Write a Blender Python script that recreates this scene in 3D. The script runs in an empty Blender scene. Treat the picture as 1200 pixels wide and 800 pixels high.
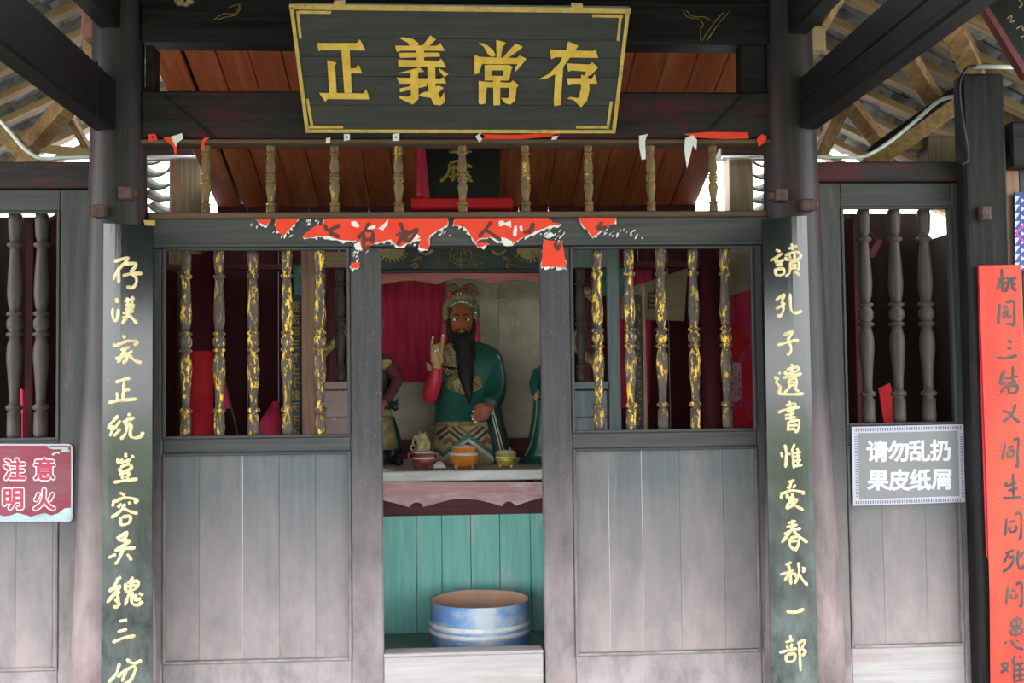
import bpy, bmesh, math, random
from mathutils import Vector, Matrix

# ------------------------------------------------------------------ camera, sky, exposure
SC = bpy.context.scene
COL = SC.collection
F_PX = 1280.0
CAM = Vector((0.0, -5.55, 1.6))
ROT = (Matrix.Rotation(-0.0543528, 3, 'Z') @ Matrix.Rotation(math.pi / 2 + 0.0438259, 3, 'X')
       @ Matrix.Rotation(-0.0125, 3, 'Z'))
cam_data = bpy.data.cameras.new('camera')
cam_data.sensor_width = 36.0
cam_data.lens = 36.0 * F_PX / 1200.0
cam_data.clip_end = 300
cam = bpy.data.objects.new('camera', cam_data)
COL.objects.link(cam)
cam.matrix_world = Matrix.Translation(CAM) @ ROT.to_4x4()
SC.camera = cam

world = bpy.data.worlds.new('overcast_sky')
SC.world = world
world.use_nodes = True
bg = world.node_tree.nodes['Background']
bg.inputs['Color'].default_value = (0.96, 0.975, 1.0, 1)
bg.inputs['Strength'].default_value = 1.0
SC.view_settings.view_transform = 'Standard'
SC.view_settings.look = 'None'
SC.view_settings.gamma = 1.0
SC.view_settings.use_curve_mapping = False
SC.view_settings.exposure = 3.2

random.seed(7)


def ray(u, v):
    return ROT @ Vector(((u - 600) / F_PX, -(v - 400) / F_PX, -1.0))


def P(u, v, Y=0.0):
    d = ray(u, v)
    return CAM + d * ((Y - CAM.y) / d.y)


def X(u, v, Y=0.0):
    return P(u, v, Y).x


def Z(u, v, Y=0.0):
    return P(u, v, Y).z


# ------------------------------------------------------------------ materials
def _nt(name):
    m = bpy.data.materials.new(name)
    m.use_nodes = True
    nt = m.node_tree
    b = nt.nodes['Principled BSDF']
    return m, nt, b


def _coords(nt, scale, rnd=True):
    tc = nt.nodes.new('ShaderNodeTexCoord')
    mp = nt.nodes.new('ShaderNodeMapping')
    mp.inputs['Scale'].default_value = scale
    if rnd:
        oi = nt.nodes.new('ShaderNodeObjectInfo')
        mul = nt.nodes.new('ShaderNodeVectorMath')
        mul.operation = 'SCALE'
        mul.inputs[0].default_value = (17.3, 31.7, 11.9)
        nt.links.new(oi.outputs['Random'], mul.inputs['Scale'])
        add = nt.nodes.new('ShaderNodeVectorMath')
        nt.links.new(tc.outputs['Object'], add.inputs[0])
        nt.links.new(mul.outputs[0], add.inputs[1])
        nt.links.new(add.outputs[0], mp.inputs['Vector'])
    else:
        nt.links.new(tc.outputs['Object'], mp.inputs['Vector'])
    return mp.outputs[0]


def _noise(nt, vec, scale, detail=5, rough=0.6):
    n = nt.nodes.new('ShaderNodeTexNoise')
    n.inputs['Scale'].default_value = scale
    n.inputs['Detail'].default_value = detail
    n.inputs['Roughness'].default_value = rough
    nt.links.new(vec, n.inputs['Vector'])
    return n.outputs['Fac']


def _ramp(nt, fac, a, b, ca=(0, 0, 0, 1), cb=(1, 1, 1, 1)):
    r = nt.nodes.new('ShaderNodeValToRGB')
    r.color_ramp.elements[0].position = a
    r.color_ramp.elements[1].position = b
    r.color_ramp.elements[0].color = ca
    r.color_ramp.elements[1].color = cb
    nt.links.new(fac, r.inputs['Fac'])
    return r.outputs['Color']


def _mix(nt, fac, a, b):
    m = nt.nodes.new('ShaderNodeMix')
    m.data_type = 'RGBA'
    for s, val in (('A', a), ('B', b)):
        i = [x for x in m.inputs if x.name == s and x.type == 'RGBA'][0]
        if isinstance(val, tuple):
            i.default_value = val
        else:
            nt.links.new(val, i)
    f = [x for x in m.inputs if x.name == 'Factor' and x.type == 'VALUE'][0]
    if isinstance(fac, float):
        f.default_value = fac
    else:
        nt.links.new(fac, f)
    return [o for o in m.outputs if o.type == 'RGBA'][0]


def c4(c):
    return (c[0], c[1], c[2], 1.0)


GRAIN = {'c': (26, 1.0, 0.5), 's': (1.2, 24, 1.0), 'x': (1.2, 22, 22), 'y': (22, 1.2, 22), 'z': (22, 22, 1.2)}
WEARS = {'c': (6, 0.7, 0.5), 's': (1.0, 6, 1.0), 'x': (1.0, 4, 4), 'y': (4, 1.0, 4), 'z': (4, 4, 1.0), 'n': (2, 2, 2)}


def wood(name, c1, c2, axis='z', rough=0.6, wears=(), bump=0.25, spec=0.3, dust_light=None, dn=(0.3, 0.65)):
    """grained timber; wears = [(colour, low, high, scale)] patches; dust = (colour, z0, z1) splash wear plus painted brightening towards the ground"""
    m, nt, b = _nt(name)
    g = _noise(nt, _coords(nt, GRAIN[axis]), 1.6, 6, 0.65)
    col = _ramp(nt, g, 0.32, 0.7, c4(c1), c4(c2))
    for (wc, lo, hi, sc) in wears:
        n = _noise(nt, _coords(nt, WEARS[axis]), sc, 6, 0.7)
        col = _mix(nt, _ramp(nt, n, lo, hi), col, c4(wc))
    if dust_light:  # paler low down: ground wear, and stronger light below put into the colour
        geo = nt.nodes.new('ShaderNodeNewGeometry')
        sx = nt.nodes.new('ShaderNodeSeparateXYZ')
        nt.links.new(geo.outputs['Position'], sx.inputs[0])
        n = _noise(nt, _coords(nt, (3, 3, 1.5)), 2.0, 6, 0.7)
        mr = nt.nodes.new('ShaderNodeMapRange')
        mr.inputs[1].default_value = dust_light[2]
        mr.inputs[2].default_value = dust_light[1]
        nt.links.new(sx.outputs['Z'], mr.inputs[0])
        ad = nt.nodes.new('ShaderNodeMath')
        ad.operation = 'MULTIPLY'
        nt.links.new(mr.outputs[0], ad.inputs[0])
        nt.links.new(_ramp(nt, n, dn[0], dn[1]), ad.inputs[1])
        col = _mix(nt, ad.outputs[0], col, c4(dust_light[0]))
    nt.links.new(col, b.inputs['Base Color'])
    b.inputs['Roughness'].default_value = rough
    b.inputs['Specular IOR Level'].default_value = spec
    bp = nt.nodes.new('ShaderNodeBump')
    bp.inputs['Strength'].default_value = bump
    bp.inputs['Distance'].default_value = 0.01
    nt.links.new(g, bp.inputs['Height'])
    nt.links.new(bp.outputs[0], b.inputs['Normal'])
    return m


def paint(name, c1, c2=None, rough=0.6, scale=6.0, lo=0.35, hi=0.65, spots=(), bump=0.0, metal=0.0, spec=0.3, stretch=(1, 1, 1),
          twosided=False):
    m, nt, b = _nt(name)
    vec = _coords(nt, stretch)
    n = _noise(nt, vec, scale, 5, 0.6)
    col = _ramp(nt, n, lo, hi, c4(c1), c4(c2 or c1))
    for (sc_col, slo, shi, ssc) in spots:
        n2 = _noise(nt, _coords(nt, stretch), ssc, 6, 0.7)
        col = _mix(nt, _ramp(nt, n2, slo, shi), col, c4(sc_col))
    nt.links.new(col, b.inputs['Base Color'])
    b.inputs['Roughness'].default_value = rough
    b.inputs['Metallic'].default_value = metal
    b.inputs['Specular IOR Level'].default_value = spec
    if bump:
        bp = nt.nodes.new('ShaderNodeBump')
        bp.inputs['Strength'].default_value = bump
        bp.inputs['Distance'].default_value = 0.01
        nt.links.new(n, bp.inputs['Height'])
        nt.links.new(bp.outputs[0], b.inputs['Normal'])
    return m


M = {}
RED_W = (0.10, 0.025, 0.03)
M['beam_dark'] = wood('dark_beam_wood', (0.007, 0.007, 0.007), (0.021, 0.020, 0.0195), 'x', 0.5, [((0.045, 0.011, 0.015), 0.58, 0.75, 2.0)], spec=0.1)
M['beam_mid'] = wood('worn_beam_wood', (0.016, 0.015, 0.015), (0.036, 0.033, 0.032), 'x', 0.6, [((0.085, 0.016, 0.024), 0.48, 0.72, 2.4)], spec=0.1)
M['beam_y'] = wood('dark_porch_beam_wood', (0.005, 0.005, 0.005), (0.013, 0.0125, 0.0125), 'y', 0.55, [((0.03, 0.009, 0.011), 0.6, 0.8, 1.6)], spec=0.1)
M['column'] = wood('column_lacquer', (0.015, 0.014, 0.014), (0.036, 0.033, 0.033), 'z', 0.45,
                   [((0.065, 0.02, 0.023), 0.52, 0.74, 1.3), ((0.09, 0.07, 0.068), 0.62, 0.9, 2.5)], 0.15, 0.2, dust_light=((0.29, 0.225, 0.225), 0.1, 1.6), dn=(0.15, 0.6))
M['post_dark'] = wood('dark_post_wood', (0.008, 0.008, 0.008), (0.022, 0.021, 0.0205), 'z', 0.6, [((0.07, 0.02, 0.024), 0.6, 0.75, 1.6)], spec=0.1)
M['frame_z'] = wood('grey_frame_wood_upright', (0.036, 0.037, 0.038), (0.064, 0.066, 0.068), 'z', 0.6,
                    [((0.16, 0.09, 0.085), 0.62, 0.8, 1.6)], 0.2, 0.15, dust_light=((0.31, 0.265, 0.265), 0.05, 1.35), dn=(0.15, 0.62))
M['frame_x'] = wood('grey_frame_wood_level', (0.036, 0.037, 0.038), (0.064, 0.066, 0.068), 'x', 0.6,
                    [((0.15, 0.09, 0.085), 0.62, 0.8, 1.6)], 0.2, 0.15, dust_light=((0.36, 0.315, 0.315), 0.05, 0.95), dn=(0.1, 0.6))
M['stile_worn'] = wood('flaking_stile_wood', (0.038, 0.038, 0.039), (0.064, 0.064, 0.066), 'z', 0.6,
                       [((0.20, 0.10, 0.095), 0.62, 0.66, 42.0)], 0.3, 0.15, dust_light=((0.32, 0.265, 0.265), 0.05, 1.35), dn=(0.15, 0.62))
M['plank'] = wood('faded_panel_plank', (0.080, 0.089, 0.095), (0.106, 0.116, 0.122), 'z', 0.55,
                  [((0.20, 0.165, 0.16), 0.50, 0.80, 0.8)], 0.06, 0.2, dust_light=((0.345, 0.28, 0.275), 0.1, 1.15), dn=(0.1, 0.62))
M['lintel'] = wood('lintel_wood', (0.030, 0.031, 0.030), (0.058, 0.058, 0.056), 'x', 0.6, [((0.12, 0.025, 0.025), 0.64, 0.74, 3.0)])
M['sill'] = wood('whitened_sill_wood', (0.29, 0.275, 0.27), (0.40, 0.385, 0.38), 'x', 0.7, [((0.28, 0.22, 0.215), 0.5, 0.75, 2.0)])
M['ceil'] = wood('red_brown_ceiling_plank', (0.30, 0.072, 0.03), (0.46, 0.125, 0.05), 'c', 0.6, [((0.60, 0.22, 0.095), 0.5, 0.8, 1.4)], 0.2, 0.15)
M['rail_brown'] = wood('brown_rail_wood', (0.06, 0.035, 0.02), (0.12, 0.07, 0.04), 'x')
M['post_old'] = wood('mossy_post_wood', (0.10, 0.075, 0.04), (0.19, 0.15, 0.09), 'z', 0.7, [((0.16, 0.055, 0.04), 0.5, 0.7, 2.0)])
M['rafter'] = wood('pale_rafter_wood', (0.21, 0.13, 0.055), (0.46, 0.33, 0.17), 's', 0.7, [((0.36, 0.31, 0.22), 0.55, 0.7, 2.0)])
M['rafter_y'] = wood('pale_hip_timber_wood', (0.22, 0.115, 0.042), (0.46, 0.30, 0.14), 'y', 0.7, [((0.40, 0.34, 0.24), 0.6, 0.75, 2.0)])
M['tile'] = paint('grey_roof_tile_clay', (0.17, 0.18, 0.165), (0.42, 0.43, 0.39), 0.85, 9, bump=0.3)
M['tile_pale'] = paint('pale_mortared_tile', (0.04, 0.044, 0.034), (0.11, 0.115, 0.09), 0.85, 12, bump=0.3)
M['spindle_gold'] = paint('gold_flaked_spindle', (0.035, 0.026, 0.021), (0.075, 0.056, 0.046), 0.55, 14,
                          spots=[((0.72, 0.45, 0.03), 0.535, 0.565, 52), ((0.045, 0.034, 0.028), 0.48, 0.6, 9)], bump=0.4, stretch=(1, 1, 0.35))
M['spindle_dim'] = paint('dull_transom_spindle', (0.08, 0.05, 0.02), (0.17, 0.105, 0.042), 0.6, 20,
                         spots=[((0.6, 0.38, 0.04), 0.60, 0.64, 30)], bump=0.4, stretch=(1, 1, 0.4))
M['spindle_grey'] = wood('grey_brown_spindle_wood', (0.028, 0.022, 0.019), (0.06, 0.046, 0.04), 'z', 0.55, [((0.24, 0.09, 0.035), 0.70, 0.8, 2.0)], 0.3)
M['lacquer'] = paint('black_lacquer', (0.006, 0.008, 0.0075), (0.014, 0.018, 0.0165), 0.28, 4,
                     spots=[((0.20, 0.22, 0.20), 0.68, 0.74, 11)], bump=0.15, spec=0.5, stretch=(3, 3, 0.7))
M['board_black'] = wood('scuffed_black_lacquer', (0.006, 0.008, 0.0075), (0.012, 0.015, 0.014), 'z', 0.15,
                        [((0.16, 0.18, 0.165), 0.68, 0.73, 9.0)], 0.10, 0.5, dust_light=((0.15, 0.18, 0.168), 0.2, 1.45), dn=(0.3, 0.68))
M['plaque'] = wood('charcoal_plaque_board', (0.022, 0.0235, 0.021), (0.038, 0.039, 0.035), 'x', 0.6, [((0.055, 0.055, 0.046), 0.6, 0.8, 2.0)], 0.1)
M['gold_paint'] = paint('yellow_gold_paint', (0.50, 0.31, 0.04), (0.63, 0.42, 0.075), 0.5, 14, spots=[((0.34, 0.21, 0.03), 0.66, 0.78, 12)])
M['gold_border'] = paint('faded_gold_border', (0.40, 0.26, 0.05), (0.52, 0.37, 0.095), 0.55, 20, spots=[((0.2, 0.165, 0.075), 0.56, 0.70, 16)])
M['gold_char'] = paint('pale_gold_carved_stroke', (0.50, 0.40, 0.19), (0.70, 0.60, 0.36), 0.5, 30)
M['gold_dim'] = paint('brown_gold_stroke', (0.25, 0.16, 0.035), (0.36, 0.24, 0.06), 0.5, 30)
M['red_paper'] = paint('bright_red_paper', (0.60, 0.035, 0.014), (0.68, 0.05, 0.022), 0.6, 5)
M['white_paper'] = paint('white_torn_paper', (0.55, 0.54, 0.52), (0.66, 0.66, 0.64), 0.8, 30)
M['ink'] = paint('black_brush_ink', (0.05, 0.035, 0.03), (0.10, 0.06, 0.05), 0.6, 20)
M['ink_faded'] = paint('faded_grey_ink', (0.03, 0.026, 0.024), (0.075, 0.06, 0.05), 0.6, 8)
M['ink_brown'] = paint('brown_ink_on_red', (0.07, 0.022, 0.016), (0.11, 0.032, 0.022), 0.6, 20)
M['banner'] = paint('orange_red_banner', (0.46, 0.03, 0.018), (0.50, 0.06, 0.030), 0.6, 2.0, stretch=(2, 2, 0.6))
M['banner_pink'] = paint('crimson_banner', (0.45, 0.014, 0.036), (0.52, 0.035, 0.07), 0.6, 3.0)
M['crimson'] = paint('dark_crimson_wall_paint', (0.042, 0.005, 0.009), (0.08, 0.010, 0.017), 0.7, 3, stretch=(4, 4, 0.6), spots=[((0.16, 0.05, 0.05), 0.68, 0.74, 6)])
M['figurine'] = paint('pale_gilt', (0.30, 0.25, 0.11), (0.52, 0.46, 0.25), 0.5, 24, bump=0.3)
M['bay_dark'] = paint('near_black_boarding', (0.010, 0.006, 0.006), (0.03, 0.012, 0.013), 0.8, 3, stretch=(4, 4, 0.6))  # near-black boards for the side bay walls
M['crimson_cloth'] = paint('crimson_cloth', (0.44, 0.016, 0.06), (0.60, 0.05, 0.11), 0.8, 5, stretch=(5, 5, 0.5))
M['red_cloth'] = paint('red_cloth', (0.50, 0.008, 0.02), (0.62, 0.02, 0.03), 0.7, 5)
M['cloth_cream'] = paint('dusty_cream_cloth', (0.26, 0.22, 0.14), (0.38, 0.33, 0.23), 0.85, 4)
M['cloth_teal'] = paint('teal_cloth', (0.05, 0.20, 0.19), (0.16, 0.36, 0.34), 0.7, 8)
M['cloth_grey'] = paint('grey_cloth', (0.10, 0.10, 0.10), (0.2, 0.2, 0.19), 0.8, 8)
M['teal_board'] = wood('turquoise_board_paint', (0.22, 0.66, 0.57), (0.36, 0.80, 0.71), 'z', 0.6,
                       [((0.68, 0.90, 0.85), 0.52, 0.74, 1.4), ((0.14, 0.46, 0.40), 0.58, 0.8, 1.1)], 0.2)
M['pink_apron'] = wood('chipped_pink_apron_paint', (0.56, 0.28, 0.29), (0.70, 0.42, 0.43), 'x', 0.6, [((0.78, 0.62, 0.61), 0.50, 0.64, 3.0)])
M['pink_trim'] = wood('dull_pink_trim', (0.26, 0.07, 0.08), (0.36, 0.12, 0.125), 'x')
M['maroon'] = wood('maroon_board', (0.09, 0.022, 0.028), (0.15, 0.04, 0.048), 'x')
M['altar_top'] = paint('ash_whitened_altar_top', (0.58, 0.60, 0.59), (0.82, 0.83, 0.80), 0.8, 8, spots=[((0.25, 0.27, 0.27), 0.62, 0.75, 5)], stretch=(0.4, 2, 2))
M['blue_wood'] = wood('blue_grey_shrine_wood', (0.11, 0.14, 0.15), (0.19, 0.23, 0.24), 'z', 0.6)
M['brown_wood'] = wood('bare_brown_plank', (0.20, 0.11, 0.07), (0.34, 0.205, 0.14), 'z', 0.65, [((0.30, 0.24, 0.22), 0.55, 0.75, 1.5)])
M['brown_wood_x'] = wood('bare_brown_plank_level', (0.20, 0.12, 0.07), (0.34, 0.22, 0.14), 'x', 0.65)
M['pinkgrey'] = paint('pinkish_plastered_panel', (0.22, 0.15, 0.14), (0.33, 0.24, 0.23), 0.8, 5, spots=[((0.45, 0.40, 0.38), 0.62, 0.72, 6)])
M['shrine_black'] = paint('black_shrine_beam_paint', (0.03, 0.036, 0.034), (0.06, 0.066, 0.062), 0.55, 5)
M['relief_gold'] = paint('dull_gold_relief', (0.16, 0.13, 0.055), (0.34, 0.28, 0.13), 0.55, 20, bump=0.3)
M['backdrop'] = paint('stained_painted_backdrop', (0.40, 0.38, 0.28), (0.64, 0.61, 0.47), 0.8, 2.2,
                      spots=[((0.72, 0.71, 0.63), 0.60, 0.75, 5), ((0.28, 0.26, 0.20), 0.56, 0.8, 2)])
M['drum_blue'] = paint('faded_blue_drum_paint', (0.14, 0.30, 0.60), (0.46, 0.54, 0.60), 0.55, 4.5, 0.42, 0.62,
                       spots=[((0.62, 0.63, 0.62), 0.60, 0.72, 9)], bump=0.2, stretch=(1, 1, 1.6))
M['drum_ring'] = paint('rubbed_pale_drum_ring', (0.55, 0.58, 0.60), (0.75, 0.75, 0.74), 0.6, 12)
M['drum_in'] = paint('rusty_drum_inside', (0.60, 0.36, 0.24), (0.72, 0.48, 0.35), 0.8, 5, spots=[((0.42, 0.36, 0.30), 0.58, 0.7, 5)])
M['ash'] = paint('pale_incense_ash', (0.6, 0.58, 0.55), (0.8, 0.79, 0.76), 0.95, 30, bump=0.5)
M['glaze_orange'] = paint('orange_glazed_ceramic', (0.50, 0.17, 0.02), (0.72, 0.30, 0.045), 0.3, 12, spots=[((0.75, 0.6, 0.4), 0.66, 0.74, 14)], spec=0.5)
M['glaze_brown'] = paint('brown_red_glazed_ceramic', (0.20, 0.045, 0.03), (0.36, 0.11, 0.08), 0.35, 12, spots=[((0.6, 0.55, 0.5), 0.58, 0.7, 10)], spec=0.5)
M['glaze_olive'] = paint('olive_yellow_glazed_ceramic', (0.30, 0.24, 0.03), (0.50, 0.40, 0.07), 0.35, 12, spots=[((0.7, 0.68, 0.6), 0.60, 0.7, 12)], spec=0.5)
M['robe'] = paint('dark_green_glossy_robe', (0.012, 0.085, 0.062), (0.025, 0.13, 0.10), 0.27, 4, spec=0.5)
M['robe_dark'] = paint('blackish_green_robe', (0.010, 0.03, 0.028), (0.02, 0.05, 0.045), 0.45, 4)
M['skirt_tan'] = paint('tan_brocade_skirt', (0.27, 0.215, 0.10), (0.38, 0.31, 0.16), 0.55, 16)
M['pat_dark'] = paint('dark_chevron_paint', (0.025, 0.03, 0.028), (0.05, 0.05, 0.045), 0.5, 16)
M['pat_teal'] = paint('teal_chevron_paint', (0.03, 0.12, 0.11), (0.05, 0.17, 0.15), 0.5, 16)
M['pat_white'] = paint('pale_border_paint', (0.42, 0.46, 0.44), (0.58, 0.60, 0.57), 0.5, 16)
M['pat_brown'] = paint('russet_chevron_paint', (0.17, 0.06, 0.04), (0.23, 0.09, 0.06), 0.5, 16)
M['armor'] = paint('embossed_bronze_armour', (0.16, 0.12, 0.055), (0.50, 0.40, 0.19), 0.45, 38, spots=[((0.03, 0.02, 0.02), 0.58, 0.66, 30)], bump=0.9)
M['face'] = paint('red_brown_face_paint', (0.17, 0.05, 0.025), (0.36, 0.105, 0.035), 0.4, 6, spec=0.4)
M['hand_gold'] = paint('golden_skin_paint', (0.42, 0.24, 0.10), (0.52, 0.32, 0.15), 0.4, 8)
M['hand_red'] = paint('red_brown_skin_paint', (0.24, 0.075, 0.045), (0.34, 0.12, 0.075), 0.4, 8)
M['hair'] = paint('black_hair_strands', (0.006, 0.006, 0.006), (0.022, 0.02, 0.018), 0.5, 40, bump=0.8, stretch=(4, 4, 0.3))
M['hat'] = paint('olive_gold_hat', (0.13, 0.115, 0.055), (0.30, 0.27, 0.15), 0.5, 24, bump=0.5)
M['sleeve'] = paint('rose_red_sleeve', (0.50, 0.025, 0.055), (0.60, 0.05, 0.08), 0.4, 6)
M['white'] = paint('white_enamel', (0.85, 0.84, 0.80), None, 0.3)
M['black'] = paint('black_paint', (0.01, 0.01, 0.01), None, 0.4)
M['lips'] = paint('dull_rose_lips', (0.30, 0.12, 0.10), None, 0.4)
M['boot'] = paint('black_boot_paint', (0.02, 0.028, 0.03), (0.05, 0.06, 0.06), 0.4, 8)
M['conduit'] = paint('grey_white_plastic_conduit', (0.50, 0.51, 0.50), (0.62, 0.62, 0.60), 0.5, 8)
M['cable'] = paint('black_cable', (0.012, 0.012, 0.012), None, 0.5)
M['stone'] = paint('stone_paving', (0.20, 0.195, 0.185), (0.30, 0.29, 0.27), 0.8, 1.2)
M['grass'] = paint('grass_ground', (0.10, 0.16, 0.05), (0.18, 0.25, 0.09), 0.9, 1.0)
M['inner_floor'] = paint('dusty_inner_floor', (0.22, 0.36, 0.32), (0.38, 0.48, 0.43), 0.8, 5)
M['soil'] = paint('soil', (0.2, 0.17, 0.13), (0.27, 0.23, 0.19), 0.9, 5)
M['sign_grey'] = paint('grey_sign_panel', (0.155, 0.16, 0.165), (0.175, 0.18, 0.185), 0.5, 2)
M['sign_white'] = paint('white_sign_print', (0.52, 0.52, 0.54), None, 0.4)
M['sign_lilac'] = paint('lilac_sign_border', (0.36, 0.36, 0.42), None, 0.5)
M['sign_mark'] = paint('grey_border_ticks', (0.12, 0.12, 0.17), None, 0.5)
M['sign_red'] = paint('red_haze_sign_print', (0.15, 0.014, 0.028), (0.21, 0.025, 0.045), 0.5, 4, spots=[((0.12, 0.06, 0.075), 0.5, 0.75, 4)], stretch=(0.5, 1, 2))
M['sign_pink'] = paint('rose_print', (0.33, 0.03, 0.06), None, 0.5)
M['sign_ice'] = paint('pale_ice_print', (0.16, 0.30, 0.31), (0.36, 0.46, 0.46), 0.5, 14)
M['blue_print'] = paint('indigo_print', (0.03, 0.03, 0.16), (0.06, 0.06, 0.26), 0.5, 10)
M['blue_pale'] = paint('pale_blue_print', (0.35, 0.55, 0.72), None, 0.5)
M['magenta'] = paint('magenta_print', (0.42, 0.03, 0.36), None, 0.5)
M['peg'] = wood('weathered_peg_wood', (0.045, 0.028, 0.023), (0.10, 0.064, 0.054), 'y', spec=0.15)
M['pinkblock'] = wood('faded_red_beam_end', (0.20, 0.08, 0.065), (0.30, 0.135, 0.115), 'y')
M['bottle'] = paint('dark_glass', (0.015, 0.015, 0.015), None, 0.15)
M['note_pink'] = paint('pink_note_paper', (0.52, 0.26, 0.30), (0.60, 0.33, 0.36), 0.7, 6)
M['red_frame'] = wood('red_brown_plaque_edge', (0.09, 0.02, 0.022), (0.15, 0.035, 0.035), 'x')


# ------------------------------------------------------------------ mesh building
WL = {}


def wloc(o):
    return WL[o.name] if o else Vector((0, 0, 0))


def tag(o, label=None, cat=None, group=None, kind=None):
    if label:
        o['label'] = label
    if cat:
        o['category'] = cat
    if group:
        o['group'] = group
    if kind:
        o['kind'] = kind
    return o


def thing(name, label, cat, loc, group=None, kind=None):
    o = bpy.data.objects.new(name, None)
    COL.objects.link(o)
    o.empty_display_size = 0.05
    o.location = loc
    WL[o.name] = Vector(loc)
    return tag(o, label, cat, group, kind)


def place(name, me, mat, parent, wl, rot=None):
    o = bpy.data.objects.new(name, me)
    COL.objects.link(o)
    if mat and not me.materials:
        me.materials.append(M[mat])
    wl = Vector(wl)
    o.location = wl - wloc(parent) if parent else wl
    if parent:
        o.parent = parent
    if rot:
        o.rotation_euler = rot
    WL[o.name] = wl
    return o


class MB:
    def __init__(s):
        s.v, s.f = [], []

    def add(s, vs, fs):
        n = len(s.v)
        s.v += [Vector(q) for q in vs]
        s.f += [tuple(i + n for i in f) for f in fs]
        return s

    def box(s, x0, x1, y0, y1, z0, z1):
        x0, x1 = sorted((x0, x1)); y0, y1 = sorted((y0, y1)); z0, z1 = sorted((z0, z1))
        return s.add([(x0, y0, z0), (x1, y0, z0), (x1, y1, z0), (x0, y1, z0), (x0, y0, z1), (x1, y0, z1), (x1, y1, z1), (x0, y1, z1)],
                     [(0, 3, 2, 1), (4, 5, 6, 7), (0, 1, 5, 4), (1, 2, 6, 5), (2, 3, 7, 6), (3, 0, 4, 7)])

    def beam(s, a, b, w, h, up=(0, 0, 1)):
        a, b = Vector(a), Vector(b)
        d = (b - a).normalized()
        r = d.cross(Vector(up)).normalized()
        t = r.cross(d).normalized()
        vs = []
        for q in (a, b):
            for (i, j) in ((-1, -1), (1, -1), (1, 1), (-1, 1)):
                vs.append(q + r * (i * w / 2) + t * (j * h / 2))
        return s.add(vs, [(0, 1, 2, 3), (7, 6, 5, 4), (0, 4, 5, 1), (1, 5, 6, 2), (2, 6, 7, 3), (3, 7, 4, 0)])

    def prism(s, front, off):
        """front: polygon of world points; off: extrusion vector going behind it"""
        front = [Vector(q) for q in front]
        off = Vector(off)
        n = len(front)
        vs = front + [q + off for q in front]
        fs = [tuple(range(n)), tuple(range(2 * n - 1, n - 1, -1))]
        fs += [(i, i + n, (i + 1) % n + n, (i + 1) % n) for i in range(n)]
        return s.add(vs, fs)

    def lathe(s, prof, c, seg=14, sx=1.0, sy=1.0, cap=True):
        c = Vector(c)
        n = len(prof)
        vs = []
        for (r, z) in prof:
            for k in range(seg):
                a = 2 * math.pi * k / seg
                vs.append(c + Vector((r * sx * math.cos(a), r * sy * math.sin(a), z)))
        fs = []
        for i in range(n - 1):
            for k in range(seg):
                k2 = (k + 1) % seg
                fs.append((i * seg + k, i * seg + k2, (i + 1) * seg + k2, (i + 1) * seg + k))
        if cap:
            fs.append(tuple(range(seg - 1, -1, -1)))
            fs.append(tuple((n - 1) * seg + k for k in range(seg)))
        return s.add(vs, fs)

    def tube(s, path, rad, seg=8):
        path = [Vector(q) for q in path]
        n = len(path)
        rad = rad if isinstance(rad, (list, tuple)) else [rad] * n
        vs, fs = [], []
        ref = None
        for i in range(n):
            d = (path[min(i + 1, n - 1)] - path[max(i - 1, 0)]).normalized()
            if ref is None:
                ref = Vector((0, 0, 1)) if abs(d.z) < 0.9 else Vector((1, 0, 0))
            a = d.cross(ref).normalized()
            b = a.cross(d).normalized()
            ref = b
            for k in range(seg):
                t = 2 * math.pi * k / seg
                vs.append(path[i] + a * (rad[i] * math.cos(t)) + b * (rad[i] * math.sin(t)))
        for i in range(n - 1):
            for k in range(seg):
                k2 = (k + 1) % seg
                fs.append((i * seg + k, i * seg + k2, (i + 1) * seg + k2, (i + 1) * seg + k))
        fs.append(tuple(range(seg - 1, -1, -1)))
        fs.append(tuple((n - 1) * seg + k for k in range(seg)))
        return s.add(vs, fs)

    def ball(s, c, rx, ry, rz, seg=12, rings=8):
        prof = []
        c = Vector(c)
        vs, fs = [c + Vector((0, 0, -rz))], []
        for i in range(1, rings):
            t = math.pi * i / rings
            for k in range(seg):
                a = 2 * math.pi * k / seg
                vs.append(c + Vector((rx * math.sin(t) * math.cos(a), ry * math.sin(t) * math.sin(a), -rz * math.cos(t))))
        vs.append(c + Vector((0, 0, rz)))
        for k in range(seg):
            fs.append((0, 1 + (k + 1) % seg, 1 + k))
        for i in range(rings - 2):
            for k in range(seg):
                k2 = (k + 1) % seg
                fs.append((1 + i * seg + k, 1 + i * seg + k2, 1 + (i + 1) * seg + k2, 1 + (i + 1) * seg + k))
        L = len(vs) - 1
        for k in range(seg):
            fs.append((1 + (rings - 2) * seg + k, 1 + (rings - 2) * seg + (k + 1) % seg, L))
        return s.add(vs, fs)

    def loft(s, rings):
        """rings: lists of equally many world points, bottom to top"""
        n = len(rings[0])
        vs = [q for r in rings for q in r]
        fs = []
        for i in range(len(rings) - 1):
            for k in range(n):
                k2 = (k + 1) % n
                fs.append((i * n + k, i * n + k2, (i + 1) * n + k2, (i + 1) * n + k))
        fs.append(tuple(range(n - 1, -1, -1)))
        fs.append(tuple((len(rings) - 1) * n + k for k in range(n)))
        return s.add(vs, fs)

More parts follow.
